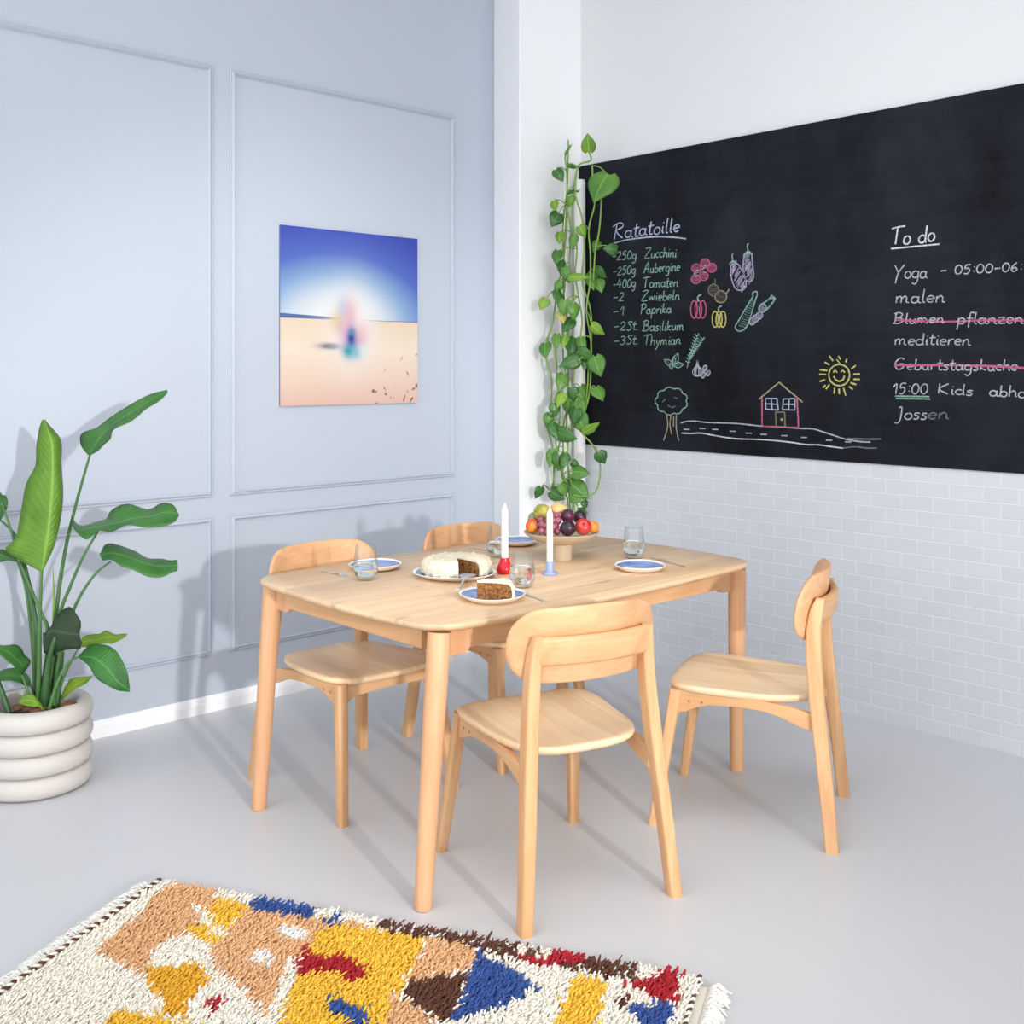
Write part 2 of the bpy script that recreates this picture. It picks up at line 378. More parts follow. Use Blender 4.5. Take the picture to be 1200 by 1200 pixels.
# single stroke handwriting, unit = x-height, baseline 0, y up: (advance, strokes)
def arc(cx, cy, rx, ry, a0, a1, n=8): return [(cx + rx * cos(radians(a0 + (a1 - a0) * i / n)), cy + ry * sin(radians(a0 + (a1 - a0) * i / n))) for i in range(n + 1)]
G = {
 'a': (1.0, [arc(.38, .46, .34, .46, 40, 330, 10), [(.74, .98), (.72, .45), (.78, .1), (1.0, .0)]]),
 'b': (.9, [[(.12, 1.9), (.1, 0)], [(.1, .6)] + arc(.42, .45, .34, .45, 130, -150)]),
 'c': (.8, [arc(.42, .48, .36, .48, 50, 310)]),
 'd': (1.0, [arc(.4, .46, .36, .46, 50, 350), [(.78, 2.0), (.76, .3), (.9, 0)]]),
 'e': (.85, [[(.08, .5), (.7, .62)] + arc(.4, .52, .34, .48, 20, 315)]),
 'f': (.7, [[(.75, 1.8), (.45, 1.95), (.32, 1.5), (.28, -.6)], [(.02, .95), (.65, .98)]]),
 'g': (1.0, [arc(.42, .5, .36, .46, 50, 350), [(.8, .95), (.78, -.4), (.5, -.85), (.15, -.65)]]),
 'h': (.95, [[(.12, 1.9), (.1, 0)], [(.1, .55), (.45, .98), (.72, .75), (.72, .2), (.88, 0)]]),
 'i': (.45, [[(.18, .95), (.18, .15), (.35, 0)], [(.2, 1.35), (.23, 1.45)]]),
 'k': (.9, [[(.14, 1.9), (.12, 0)], [(.68, .95), (.14, .42), (.75, 0)]]),
 'l': (.5, [[(.2, 1.95), (.16, .2), (.4, 0)]]),
 'm': (1.45, [[(.08, .95), (.1, 0)], [(.1, .6), (.36, .97), (.55, .7), (.55, 0)], [(.55, .6), (.85, .97), (1.05, .7), (1.05, .15), (1.3, 0)]]),
 'n': (1.0, [[(.1, .95), (.1, 0)], [(.1, .55), (.42, .98), (.68, .72), (.7, .12), (.95, .02)]]),
 'o': (.9, [arc(.42, .48, .36, .48, 80, 450, 12)]),
 'p': (.95, [[(.16, 1.0), (.1, -.95)], [(.14, .6)] + arc(.46, .5, .34, .48, 140, -140)]),
 'r': (.75, [[(.12, .95), (.12, 0)], [(.12, .5), (.35, .9), (.66, .92)]]),
 's': (.75, [[(.62, .88), (.3, .95), (.14, .7), (.5, .45), (.55, .15), (.3, -.02), (.05, .1)]]),
 't': (.7, [[(.3, 1.75), (.26, .2), (.5, .02), (.62, .08)], [(.0, 1.12), (.66, 1.2)]]),
 'u': (.95, [[(.1, .95), (.12, .25), (.35, 0), (.62, .2), (.7, .95)], [(.7, .95), (.7, .2), (.88, 0)]]),
 'w': (1.25, [[(.05, .95), (.25, .05), (.55, .8), (.82, .05), (1.05, .95)]]),
 'y': (.9, [[(.1, .95), (.3, .25), (.45, .15)], [(.75, .95), (.4, -.4), (.1, -.9)]]),
 'z': (.85, [[(.05, .92), (.7, .95), (.08, .02), (.8, .04)]]),
 'A': (1.45, [[(.05, 0), (.75, 2.1), (1.2, 0)], [(.15, .75), (1.15, .85)]]),
 'B': (1.3, [[(.2, 1.95), (.15, 0)], [(-.05, 1.8), (.5, 2.05), (.95, 1.7), (.7, 1.2), (.2, 1.05)], [(.2, 1.05), (.9, .95), (1.05, .4), (.6, 0), (-.1, .05)]]),
 'G': (1.5, [[(1.1, 1.75), (.7, 2.0), (.2, 1.4), (.15, .6), (.55, 0), (1.05, .35), (1.1, .95), (.65, .95)]]),
 'J': (.95, [[(.3, 1.9), (.62, 1.95), (.6, .3), (.4, -.45), (.05, -.4)]]),
 'K': (1.2, [[(.15, 1.9), (.12, 0)], [(.95, 1.9), (.15, .85), (1.0, 0)]]),
 'P': (1.2, [[(.25, 1.95), (.18, 0)], [(-.05, 1.7), (.45, 2.05), (1.0, 1.75), (.85, 1.1), (.2, .95)]]),
 'R': (1.4, [[(.3, 1.95), (.2, -.05)], [(-.15, 1.65), (.4, 2.1), (.95, 2.0), (1.0, 1.5), (.3, 1.05), (1.15, .0)]]),
 'S': (.95, [[(.85, 1.7), (.5, 1.9), (.18, 1.55), (.65, .95), (.75, .4), (.4, 0), (.05, .2)]]),
 'T': (1.3, [[(-.1, 1.85), (.6, 2.0), (1.35, 2.05)], [(.55, 1.98), (.5, 0)]]),
 'Y': (1.3, [[(.0, 1.9), (.5, .9)], [(1.15, 1.95), (.5, .8), (.3, -.6)]]),
 'Z': (1.35, [[(.1, 1.85), (1.15, 2.0), (.1, .05), (1.2, .08)]]),
 '0': (1.1, [arc(.5, .85, .42, .85, 80, 440, 14)]),
 '1': (.8, [[(.1, 1.2), (.5, 1.8), (.5, 0)]]),
 '2': (1.1, [[(.1, 1.35), (.4, 1.75), (.8, 1.45), (.6, .8), (.05, .05), (.9, .05)]]),
 '3': (1.05, [[(.1, 1.6), (.5, 1.75), (.75, 1.35), (.35, .95), (.8, .6), (.5, 0), (.05, .15)]]),
 '4': (1.15, [[(.4, 1.8), (.05, .65), (.9, .7)], [(.7, 1.3), (.62, 0)]]),
 '5': (1.1, [[(.85, 1.75), (.3, 1.72), (.2, 1.0), (.6, 1.1), (.8, .55), (.5, 0), (.05, .12)]]),
 '6': (1.1, [[(.7, 1.75), (.25, 1.1), (.12, .4), (.45, 0), (.8, .35), (.55, .8), (.15, .5)]]),
 '-': (1.0, [[(.1, .75), (.8, .8)]]), ':': (.5, [[(.2, .35), (.24, .45)], [(.22, 1.2), (.26, 1.3)]]), '.': (.45, [[(.15, 0), (.2, .08)]]), ' ': (.8, []),
}
def write(ck, text, x0, y0, x1, y1, xh, col, w=0.005):
    adv = sum(G[c][0] for c in text); dx = (x1 - x0) / adv; dy = (y1 - y0) / adv; x = 0
    for c in text:
        a, st = G[c]
        jy = random.uniform(-.06, .06)
        for s in st:
            ck.stroke([(x0 + (x + u) * dx + v * xh * 0.12, y0 + (x + u) * dy - (v + jy) * xh) for u, v in s], col, w)
        x += a
c = Chalk(); write(c, 'Ratatoille', 718, 280, 797, 271, 8.6, 'b', 0.0062); c.stroke([(715, 286.5), (735, 281), (765, 277.6), (790, 278), (804, 280)], 'b', 0.0065); c.done('recipe_heading')
for (q, x0, y0, x1, y1), (t, a0, b0, a1, b1) in zip(
    [('-250g', 717, 305, 746, 303), ('-250g', 718, 323, 745, 320.5), ('-400g', 718, 338, 745, 336), ('-2', 718, 353.5, 732, 352.5), ('-1', 718, 370, 732, 369), ('-2St.', 719, 387.5, 749, 386.5), ('-3St.', 719, 404, 749, 403)],
    [('Zucchini', 755, 302.5, 793, 301), ('Aubergine', 754, 320, 797, 317), ('Tomaten', 753, 337.5, 795, 335.5), ('Zwiebeln', 751, 353, 797, 351), ('Paprika', 750, 368.5, 787, 366.5), ('Basilikum', 753, 388, 802, 386.5), ('Thymian', 754, 404.5, 798, 403)]):
    c = Chalk(); write(c, q, x0, y0, x1, y1, 5.6, 'g', 0.0048); c.done('recipe_quantity'); c = Chalk(); write(c, t, a0, b0, a1, b1, 6.0, 'g', 0.0048); c.done('recipe_ingredient')
c = Chalk(); write(c, 'To do', 1044, 287, 1096, 283, 10.0, 'w', 0.0062); c.stroke([(1044, 291.5), (1070, 289), (1101, 286)], 'w', 0.0065); c.done('to_do_heading')
c = Chalk(); write(c, 'Yoga', 1047, 327, 1087, 325.5, 8.5, 'f'); c.done('to_do_line'); c = Chalk(); write(c, '- 05:00-06:', 1101, 322, 1199, 317.5, 6.0, 'f'); c.done('to_do_time')
c = Chalk(); write(c, 'malen', 1049, 355.5, 1108, 354, 8.0, 'f'); c.done('to_do_line')
c = Chalk(); write(c, 'Blumen', 1047, 379, 1107, 378.5, 6.2, 'f'); write(c, 'pflanzen', 1121, 379.5, 1200, 379, 7, 'f'); c.stroke([(1050, 375), (1105, 377), (1150, 375.5), (1200, 375.5), (1215, 375.5)], 'p', 0.008); c.done('to_do_line')
c = Chalk(); write(c, 'meditieren', 1048, 404, 1138, 404.5, 7, 'f'); c.done('to_do_line')
c = Chalk(); write(c, 'Geburtstagskuche', 1047, 433, 1193, 434.5, 6.8, 'f'); c.stroke([(1048, 428), (1120, 428), (1160, 429), (1200, 431.2), (1215, 431.5)], 'p', 0.008); c.done('to_do_line')
c = Chalk(); write(c, 'Kids', 1098, 461, 1141, 463.5, 6.2, 'f'); c.done('to_do_line'); c = Chalk(); write(c, 'abho', 1159, 463.5, 1203, 466, 6.8, 'f'); c.done('to_do_line'); c = Chalk(); write(c, '15:00', 1045, 461.5, 1088, 461, 6.8, 'f')
c.done('to_do_time'); c = Chalk(); c.stroke([(1049, 464.2), (1070, 464.5), (1089, 464.7)], 'g', 0.006); c.done('to_do_underline'); c = Chalk(); c.stroke([(1050, 467), (1070, 467.2), (1090, 467.6)], 'g', 0.006); c.done('to_do_underline')
c = Chalk(); write(c, 'Joss', 1048, 492, 1087, 491, 7.5, 'f'); write(c, 'en', 1087, 491, 1113, 491, 7.5, 's'); c.done('to_do_line')
# drawings  (zz: zoom of region 690,240 scale 5.217; zl: region 750,400 scale 4)
zz = lambda x, y: (690 + x / 5.217, 240 + y / 5.217)
zl = lambda x, y: (750 + x / 4, 400 + y / 4)
def blob(c, cx, cy, rx, ry, col, fill=None, rot=0, z=zz, w=0.005, n=14, hatch=9, fw=0.004):
    R = radians(rot)
    rt = lambda u, v: z(cx + u * cos(R) - v * sin(R), cy + u * sin(R) + v * cos(R))
    if fill:
        for i in range(hatch):
            v = -ry + 2 * ry * (i + .5) / hatch; u = rx * sqrt(max(0, 1 - (v / ry) ** 2)) * 0.9
            c.stroke([rt(-u, v + random.uniform(-2, 2)), rt(0, v + random.uniform(-3, 3)), rt(u, v - 2)], fill, fw)
    c.stroke([rt(rx * cos(2 * pi * i / n), ry * sin(2 * pi * i / n)) for i in range(n + 1)], col, w)
c = Chalk()
for x, y in ((712, 358), (658, 388), (752, 385), (702, 435), (655, 455)): blob(c, x, y, 28, 27, 'p', 'dp')
c.stroke([zz(640, 425), zz(690, 395), zz(745, 370)], 'g')
for x, y in ((660, 400), (712, 375), (655, 435), (702, 415)):
    for a in range(5): c.stroke([zz(x, y), zz(x + 12 * cos(a * 1.25), y + 12 * sin(a * 1.25))], 'g', 0.004)
c.done('tomato_drawing')
def egg(c, pts, top):
    P = [zz(*p) for p in pts]; c.stroke(P + [P[0]], 'v', 0.006)
    n = len(pts) // 2
    for i in range(1, n):
        a = pts[i]; b = pts[-i]
        for k in range(7):
            t0 = random.uniform(.03, .4); t1 = random.uniform(.6, .97)
            a2 = (a[0], a[1] + k * 7 - 21); b2 = (b[0], b[1] + k * 7 - 21 - 6)
            c.stroke([zz(a2[0] + (b2[0] - a2[0]) * t0, a2[1] + (b2[1] - a2[1]) * t0), zz(a2[0] + (b2[0] - a2[0]) * t1, a2[1] + (b2[1] - a2[1]) * t1)], random.choice(('dv', 'dv', 'v')), 0.0042)
    x, y = top; c.stroke([zz(x, y), zz(x - 6, y - 35), zz(x + 2, y - 48)], 'g', 0.006)
    for a in (-24, -8, 10, 26): c.stroke([zz(x - 2, y - 4), zz(x + a * .7, y + 10), zz(x + a, y + 20)], 'g', 0.005)
c = Chalk()
egg(c, [(868, 370), (868, 420), (878, 470), (895, 510), (925, 523), (955, 510), (962, 480), (950, 430), (930, 390), (905, 360)], (882, 345))
egg(c, [(950, 300), (945, 350), (943, 400), (950, 445), (975, 468), (1000, 460), (1008, 430), (1003, 380), (998, 330), (990, 295)], (975, 285))
c.done('eggplant_drawing')
c = Chalk()
blob(c, 763, 522, 32, 36, 'o', 'do', 0); blob(c, 807, 562, 36, 36, 'n', 'do', 20)
c.stroke([zz(765, 488), zz(775, 470), zz(770, 455)], 'o'); c.stroke([zz(838, 545), zz(850, 530), zz(858, 515)], 'n'); c.done('onion_drawing')
def pepper(c, cx, cy, s, col, st):
    for dx, rx in ((-26, 20), (0, 20), (26, 20)): blob(c, cx + dx * s, cy, rx * s, 52 * s, col, None, 0, zz, 0.006)
    c.stroke([zz(cx, cy - 50 * s), zz(cx - 4, cy - 75 * s), zz(cx + 18 * s, cy - 90 * s)], 'g', 0.007)
c = Chalk(); pepper(c, 670, 640, 1.02, 'p', 0); c.done('red_pepper_drawing')
c = Chalk(); pepper(c, 796, 700, 0.92, 'y', 0); c.done('yellow_pepper_drawing')
c = Chalk()
c.stroke([zz(*p) for p in [(1005, 560), (985, 590), (955, 640), (915, 710), (895, 745), (910, 770), (940, 768), (968, 740), (990, 680), (1010, 610), (1022, 570)]], 'g', 0.006)
for i in range(12):
    t = i / 12; x0 = 990 - 80 * t; y0 = 585 + 165 * t; c.stroke([zz(x0, y0), zz(x0 + 22 + 20 * t, y0 + 12)], 'dg', 0.005)
c.stroke([zz(*p) for p in [(1005, 560), (1000, 540), (1025, 530), (1030, 550), (1022, 570)]], 'g', 0.006)
c.stroke([zz(*p) for p in [(1050, 610), (1085, 590), (1110, 570), (1135, 580), (1110, 615), (1080, 650)]], 'g', 0.006)
c.stroke([zz(*p) for p in [(1110, 570), (1118, 555), (1138, 572), (1135, 580)]], 'g', 0.006)
blob(c, 1062, 632, 22, 26, 'g', 'dv', 30)
for x, y in ((1042, 678), (1020, 695), (1000, 712)): blob(c, x, y, 19, 22, 'f', 'dv', 30)
c.done('zucchini_drawing')
c = Chalk()
for (bx, by, tx, ty) in ((600, 998, 672, 785), (610, 960, 708, 808)):
    c.stroke([zz(bx, by), zz((bx + tx) / 2 - 8, (by + ty) / 2), zz(tx, ty)], 'g', 0.004)
    for i in range(10):
        t = .15 + .85 * i / 10; x = bx + (tx - bx) * t - 6; y = by + (ty - by) * t
        c.stroke([zz(x, y), zz(x - 12, y - 14)], 'g', 0.004); c.stroke([zz(x, y), zz(x + 16, y - 6)], 'g', 0.004)
c.done('thyme_drawing')
c = Chalk()
for (tx, ty, w) in ((460, 945, 16), (490, 985, 16), (545, 905, 17), (578, 975, 17), (520, 925, 12)):
    bx, by = 518, 985; dx, dy = tx - bx, ty - by; l = sqrt(dx * dx + dy * dy); nx, ny = -dy / l * w, dx / l * w
    for sg in (1, -1): c.stroke([zz(bx, by), zz(bx + dx * .5 + nx * sg, by + dy * .5 + ny * sg), zz(tx, ty)], 'g', 0.0045)
    c.stroke([zz(bx, by), zz(tx, ty)], 'dg', 0.004)
c.stroke([zz(518, 985), zz(505, 1008)], 'g', 0.0045); c.done('basil_drawing')
c = Chalk()
for f in (1, .62, .28): c.stroke([zz(664 + (x - 664) * f, y) for x, y in [(664, 950), (655, 985), (635, 1015), (640, 1040), (664, 1048), (690, 1038), (694, 1012), (672, 985), (664, 950)]], 'f', 0.0045)
for x, y, r in ((710, 998, 15), (700, 1040, 16), (730, 1030, 14)): blob(c, x, y, r * .75, r * 1.15, 'f', 'dv', 20, hatch=5)
c.done('garlic_drawing')
c = Chalk()
ring = []
for i in range(9):
    a0 = 2 * pi * i / 9
    for k in range(4):
        a = a0 + 2 * pi / 9 * k / 4; q = 1 + .13 * sin(pi * k / 4); ring.append(zl(147 + 68 * q * cos(a), 280 + 58 * q * sin(a)))
c.stroke(ring + [ring[0]], 'g')
for pts in ([(105, 285), (120, 270)], [(130, 300), (150, 310), (165, 303)], [(160, 262), (175, 268)]): c.stroke([zl(*p) for p in pts], 'dg')
for pts in ([(125, 345), (130, 400), (110, 465)], [(170, 345), (170, 410), (182, 465)], [(145, 350), (140, 390), (148, 435)], [(158, 350), (157, 400)]): c.stroke([zl(*p) for p in pts], 'n')
c.done('tree_drawing')
c = Chalk()
c.stroke([zl(x, y) for x, y in [(190, 383), (220, 375), (260, 374), (310, 380), (370, 382), (450, 385), (520, 392), (580, 398), (680, 402), (750, 408), (810, 410), (860, 425), (920, 445), (970, 460), (1030, 470), (1080, 472)]], 'f', 0.006)
c.stroke([zl(x, y) for x, y in [(195, 430), (240, 432), (285, 430), (330, 438), (400, 450), (460, 457), (560, 460), (640, 466), (720, 475), (780, 484), (840, 485), (900, 494), (950, 500)]], 'w', 0.006)
c.stroke([zl(x, y) for x, y in [(950, 500), (1010, 494), (1060, 500), (1110, 500)]], 's', 0.006)
c.stroke([zl(x, y) for x, y in [(970, 456), (1060, 458), (1130, 458)]], 's', 0.007)
for x, y in ((218, 412), (292, 408), (352, 412), (434, 421), (508, 430), (580, 436), (676, 442), (768, 450), (886, 463), (975, 471)):
    c.stroke([zl(x - 14, y), zl(x + 15, y + 1)], 'f', 0.005)
c.done('road_drawing')
c = Chalk()
c.stroke([zl(572, 265), zl(572, 395)], 'p', 0.0075, False); c.stroke([zl(736, 268), zl(743, 402)], 'p', 0.0075, False); c.stroke([zl(572, 397), zl(650, 402), zl(743, 403)], 'p', 0.006)
c.stroke([zl(556, 272), zl(652, 192)], 'n', 0.0065, False); c.stroke([zl(652, 192), zl(762, 285)], 'n', 0.0065, False)
for x0, y0, x1, y1, x2, y2, x3, y3 in ((588, 268, 642, 268, 648, 322, 590, 318), (672, 270, 726, 268, 726, 322, 668, 320)):
    for a, b in (((x0, y0), (x1, y1)), ((x1, y1), (x2, y2)), ((x2, y2), (x3, y3)), ((x3, y3), (x0, y0)), (((x0 + x1) / 2, y0), ((x2 + x3) / 2, y2)), (((x0 + x3) / 2, (y0 + y3) / 2), ((x1 + x2) / 2, (y1 + y2) / 2))):
        c.stroke([zl(*a), zl(*b)], 'b', 0.0055, False)
for a, b in (((635, 332), (678, 332)), ((635, 332), (638, 398)), ((678, 332), (680, 398))): c.stroke([zl(*a), zl(*b)], 'o', 0.0065, False)
blob(c, 664, 366, 4, 4, 'n', None, 0, zl); c.done('house_drawing')
c = Chalk()
blob(c, 934, 158, 49, 50, 'y', None, 0, zl, 0.0065, 12); c.stroke([zl(908, 163), zl(918, 180), zl(935, 187), zl(952, 178), zl(958, 162)], 'y', 0.007)
for x in (915, 950): c.stroke([zl(x - 9, 145), zl(x, 137), zl(x + 10, 147)], 'y', 0.006)
for x0, y0, x1, y1 in ((887, 68, 905, 92), (866, 98, 888, 110), (843, 133, 878, 137), (840, 155, 872, 155), (843, 188, 868, 180), (857, 218, 870, 205), (872, 224, 888, 202), (910, 245, 912, 218), (934, 248, 933, 222), (964, 254, 954, 218), (998, 225, 980, 212), (1014, 203, 987, 194), (1030, 178, 1000, 178), (1030, 153, 1000, 154), (1012, 112, 990, 130), (970, 80, 964, 98), (930, 68, 940, 85)):
    c.stroke([zl(x0, y0), zl(x1, y1)], 'y', 0.0065, False)
c.stroke([zl(922, 85), zl(940, 108)], 'y', 0.005, False); c.done('sun_drawing')

# ------------------------------------------------------------------ beach picture
def art_mat(x0, x1, z0, z1):
    m, nt, b = newmat('beach_print'); L = nt.links.new
    tc = nd(nt, 'ShaderNodeTexCoord'); sx = nd(nt, 'ShaderNodeSeparateXYZ'); L(tc.outputs['Object'], sx.inputs[0])
    def mth(op, a, bv=None, cv=None, clamp=False):
        n = nd(nt, 'ShaderNodeMath', operation=op); n.use_clamp = clamp
        for i, q in enumerate((a, bv, cv)):
            if q is None: continue
            if isinstance(q, (int, float)): n.inputs[i].default_value = q
            else: L(q, n.inputs[i])
        return n.outputs[0]
    U = mth('DIVIDE', mth('SUBTRACT', sx.outputs['X'], x0), x1 - x0); V = mth('DIVIDE', mth('SUBTRACT', sx.outputs['Z'], z0), z1 - z0)
    def ramp(f, els):
        cr = nd(nt, 'ShaderNodeValToRGB'); L(f, cr.inputs[0]); e = cr.color_ramp.elements
        e[0].position, e[0].color = els[0]; e[1].position, e[1].color = els[-1]
        for p, c in els[1:-1]: q = e.new(p); q.color = c
        return cr.outputs['Color']
    def mix(f, a, bb):
        n = nd(nt, 'ShaderNodeMix', data_type='RGBA'); n.clamp_factor = True
        if isinstance(f, (int, float)): n.inputs['Factor'].default_value = f
        else: L(f, n.inputs['Factor'])
        for k, q in (('A', a), ('B', bb)):
            if isinstance(q, tuple): n.inputs[k].default_value = q
            else: L(q, n.inputs[k])
        return n.outputs['Result']
    def gauss(cu, cv, su, sv):
        du = mth('DIVIDE', mth('SUBTRACT', U, cu), su); dv = mth('DIVIDE', mth('SUBTRACT', V, cv), sv)
        r2 = mth('ADD', mth('MULTIPLY', du, du), mth('MULTIPLY', dv, dv))
        return mth('POWER', 2.718, mth('MULTIPLY', r2, -1.0))
    # sky: distance from a glow centre low in the sky
    du = mth('MULTIPLY', mth('SUBTRACT', U, 0.40), 0.62); dv = mth('SUBTRACT', V, 0.42)
    r = mth('SQRT', mth('ADD', mth('MULTIPLY', du, du), mth('MULTIPLY', dv, dv)))
    sky = ramp(r, [(0.0, rgb(250, 250, 251)), (0.14, rgb(246, 248, 251)), (0.23, rgb(216, 229, 241)), (0.33, rgb(150, 184, 225)), (0.45, rgb(94, 120, 206)), (0.60, rgb(78, 92, 192)), (0.75, rgb(64, 76, 172))])
    sand = ramp(V, [(0.0, rgb(240, 200, 186)), (0.14, rgb(248, 219, 200)), (0.32, rgb(254, 236, 216)), (0.48, rgb(247, 224, 198))])
    mp = nd(nt, 'ShaderNodeMapping'); L(tc.outputs['Object'], mp.inputs['Vector']); mp.inputs['Scale'].default_value = (30, 1, 22); mp.inputs['Rotation'].default_value = (0, 0.5, 0)
    nz = nd(nt, 'ShaderNodeTexNoise'); setin(nz, Scale=1.0, Detail=2.0); L(mp.outputs[0], nz.inputs['Vector'])
    cor = mth('SUBTRACT', mth('MULTIPLY', U, 0.35), mth('MULTIPLY', V, 0.75))
    sp_ = mth('MULTIPLY', mth('SUBTRACT', mth('ADD', nz.outputs['Fac'], mth('MULTIPLY', cor, 0.42)), 0.72), 14.0, None, True)
    sand = mix(sp_, sand, rgb(120, 88, 70))
    # sea band: wide at the left, thin to the right
    th = mth('MAXIMUM', mth('SUBTRACT', 0.026, mth('MULTIPLY', U, 0.035)), 0.004)
    insea = mth('MULTIPLY', mth('GREATER_THAN', V, 0.488), mth('LESS_THAN', V, mth('ADD', 0.488, th)))
    col = mix(mth('LESS_THAN', V, 0.488), sky, sand)
    col = mix(insea, col, rgb(98, 118, 172))
    sh = gauss(0.35, 0.335, 0.085, 0.017); col = mix(mth('MULTIPLY', sh, 1.4, None, True), col, rgb(92, 80, 110))
    for cu, cv, su, sv, cc, k in ((.50, .46, .135, .17, rgb(252, 249, 247), 1.15), (.40, .48, .045, .05, rgb(240, 215, 110), .8), (.43, .43, .045, .055, rgb(222, 175, 216), .55), (.48, .55, .05, .06, rgb(244, 180, 175), .55),
                                   (.43, .56, .04, .05, rgb(180, 210, 240), .6), (.56, .42, .05, .05, rgb(246, 180, 180), .6), (.53, .36, .05, .04, rgb(220, 160, 200), .7), (.47, .50, .04, .05, rgb(240, 175, 200), .5), (.45, .38, .03, .05, rgb(235, 180, 220), .6),
                                   (.49, .38, .03, .055, rgb(40, 60, 160), 1.0), (.47, .31, .04, .035, rgb(60, 165, 190), 1.0), (.53, .30, .04, .03, rgb(110, 200, 210), .8), (.58, .31, .03, .03, rgb(235, 245, 245), .7), (.50, .42, .02, .02, rgb(70, 160, 200), .7)):
        col = mix(mth('MULTIPLY', gauss(cu, cv, su * 1.2, sv * 1.25), k), col, cc)
    dim = nd(nt, 'ShaderNodeVectorMath', operation='SCALE'); L(col, dim.inputs[0]); dim.inputs['Scale'].default_value = 0.74
    L(dim.outputs[0], b.inputs['Base Color']); b.inputs['Roughness'].default_value = 0.5; b.inputs['Specular IOR Level'].default_value = 0.15
    return m
art = thing('picture', 'square beach photograph print on the blue wall', 'picture', (2.924, YW, 1.68))
M_artside = plain('print_edge', rgb(120, 135, 160), 0.6)
mb = MB(); mb.box((0, -0.005, 0), (0.767, 0.010, 0.802)); mb.build('backing_board', M_artside, art, smooth=0)
mb = MB(); mb.box((0, -0.012, 0), (0.767, 0.004, 0.802)); mb.build('print', art_mat(-.3835, .3835, -.401, .401), art, smooth=0)
#==PART2==
# ------------------------------------------------------------------ woods
BL, BD = rgb(222, 180, 135), rgb(200, 146, 98)
W_z = wood('beech_upright', BL, BD, 'z'); W_x = wood('beech_across', BL, BD, 'x'); W_y = wood('beech_lengthwise', BL, BD, 'y')
W_seat = wood('beech_seat', rgb(243, 217, 180), rgb(226, 188, 144), 'y', 0.4, 0.085, 'x')  # paler than the other beech: light falling on the seat put into colour
W_back = wood('beech_backrest', rgb(223, 179, 136), rgb(202, 146, 102), 'x', 0.4, 0.14, 'x')
W_top = wood('oak_table_top', rgb(227, 198, 163), rgb(208, 170, 130), 'x', 0.4, 0.118, 'y', 0.55)
W_leg = wood('beech_table_leg', rgb(223, 178, 138), rgb(204, 150, 108), 'z')
M_dowel = plain('dowel_end_grain', rgb(176, 118, 74), 0.5)

# ------------------------------------------------------------------ dining table
TC = (2.581, 2.742); TZ = 0.75
table = thing('dining_table', 'light wooden dining table with splayed round legs and rounded top', 'table', (TC[0], TC[1], 0))
def table_outline(hx, hy, bow, r, inset=0.0):
    # bowed sides with rounded corners
    pts = []
    cx, cy = hx - bow, hy - bow
    base = rrect(2 * cx, 2 * cy, r, 6)
    dense = []
    n = len(base)
    for i in range(n):
        a = base[i]; b = base[(i + 1) % n]; L_ = sqrt((a[0] - b[0]) ** 2 + (a[1] - b[1]) ** 2); k = max(1, int(L_ / 0.05))
        for j in range(k): dense.append((a[0] + (b[0] - a[0]) * j / k, a[1] + (b[1] - a[1]) * j / k))
    for x, y in dense:
        fx = bow * (1 - min(1, (y / cy) ** 2)) * min(1, (abs(x) / cx)) ** 6; fy = bow * (1 - min(1, (x / cx) ** 2)) * min(1, (abs(y) / cy)) ** 6
        X = x + math.copysign(fx, x); Y = y + math.copysign(fy, y)
        pts.append((X * (1 - inset / hx), Y * (1 - inset / hy)))
    return pts
mb = MB()
rings = []
for ins, z in ((0.045, 0.722), (0.022, 0.7245), (0.006, 0.733), (0.001, 0.738), (0.0, 0.743), (0.001, 0.7475), (0.004, 0.75)):
    rings.append([(x, y, z) for x, y in table_outline(0.777, 0.522, 0.035, 0.095, ins)])
mb.loft(rings); mb.build('table_top', W_top, table, smooth=50)
LT = {}
for sx, sy, wx, wy in ((-1, -1, 1.811, 2.280), (-1, 1, 1.833, 3.170), (1, -1, 3.262, 2.300), (1, 1, 3.272, 3.185)):
    foot = Vector((wx - TC[0], wy - TC[1], 0)); top = Vector((sx * 0.692, sy * 0.435, 0.722)); LT[(sx, sy)] = top
    mb = MB(); mb.tube([foot, foot + (top - foot) * .02, foot + (top - foot) * .5, foot + (top - foot) * .80, foot + (top - foot) * .98, top], [0.0225, 0.0243, 0.0290, 0.0315, 0.032, 0.032], 24)
    leg = mb.build('leg', W_leg, table, smooth=50)
    # square block joining leg and aprons
    mb = MB(); mb.prism([(.70, .722), (.70, .648), (.60, .648), (.585, .660), (.585, .722)], lambda u, z, tt: (sx * u, sy * tt, z), .414, .4405)
    mb.build('corner_block', W_leg, table, smooth=0, bevel=0.003)
    if sy > 0:
        mb = MB(); mb.prism([(.43, .722), (.43, .648), (.345, .648), (.33, .660), (.33, .722)], lambda u, z, tt: (sx * tt, sy * u, z), .670, .6965)
        mb.build('corner_block', W_leg, table, smooth=0, bevel=0.003)
for sy in (-1, 1):
    mb = MB(); mb.box((0, sy * 0.428, 0.692), (1.24, 0.022, 0.06)); mb.build('apron', W_x, table, smooth=0, bevel=0.003)
for sx in (-1, 1):
    mb = MB(); mb.box((sx * 0.684, 0, 0.692), (0.022, 0.72, 0.06)); mb.build('apron', W_y, table, smooth=0, bevel=0.003)

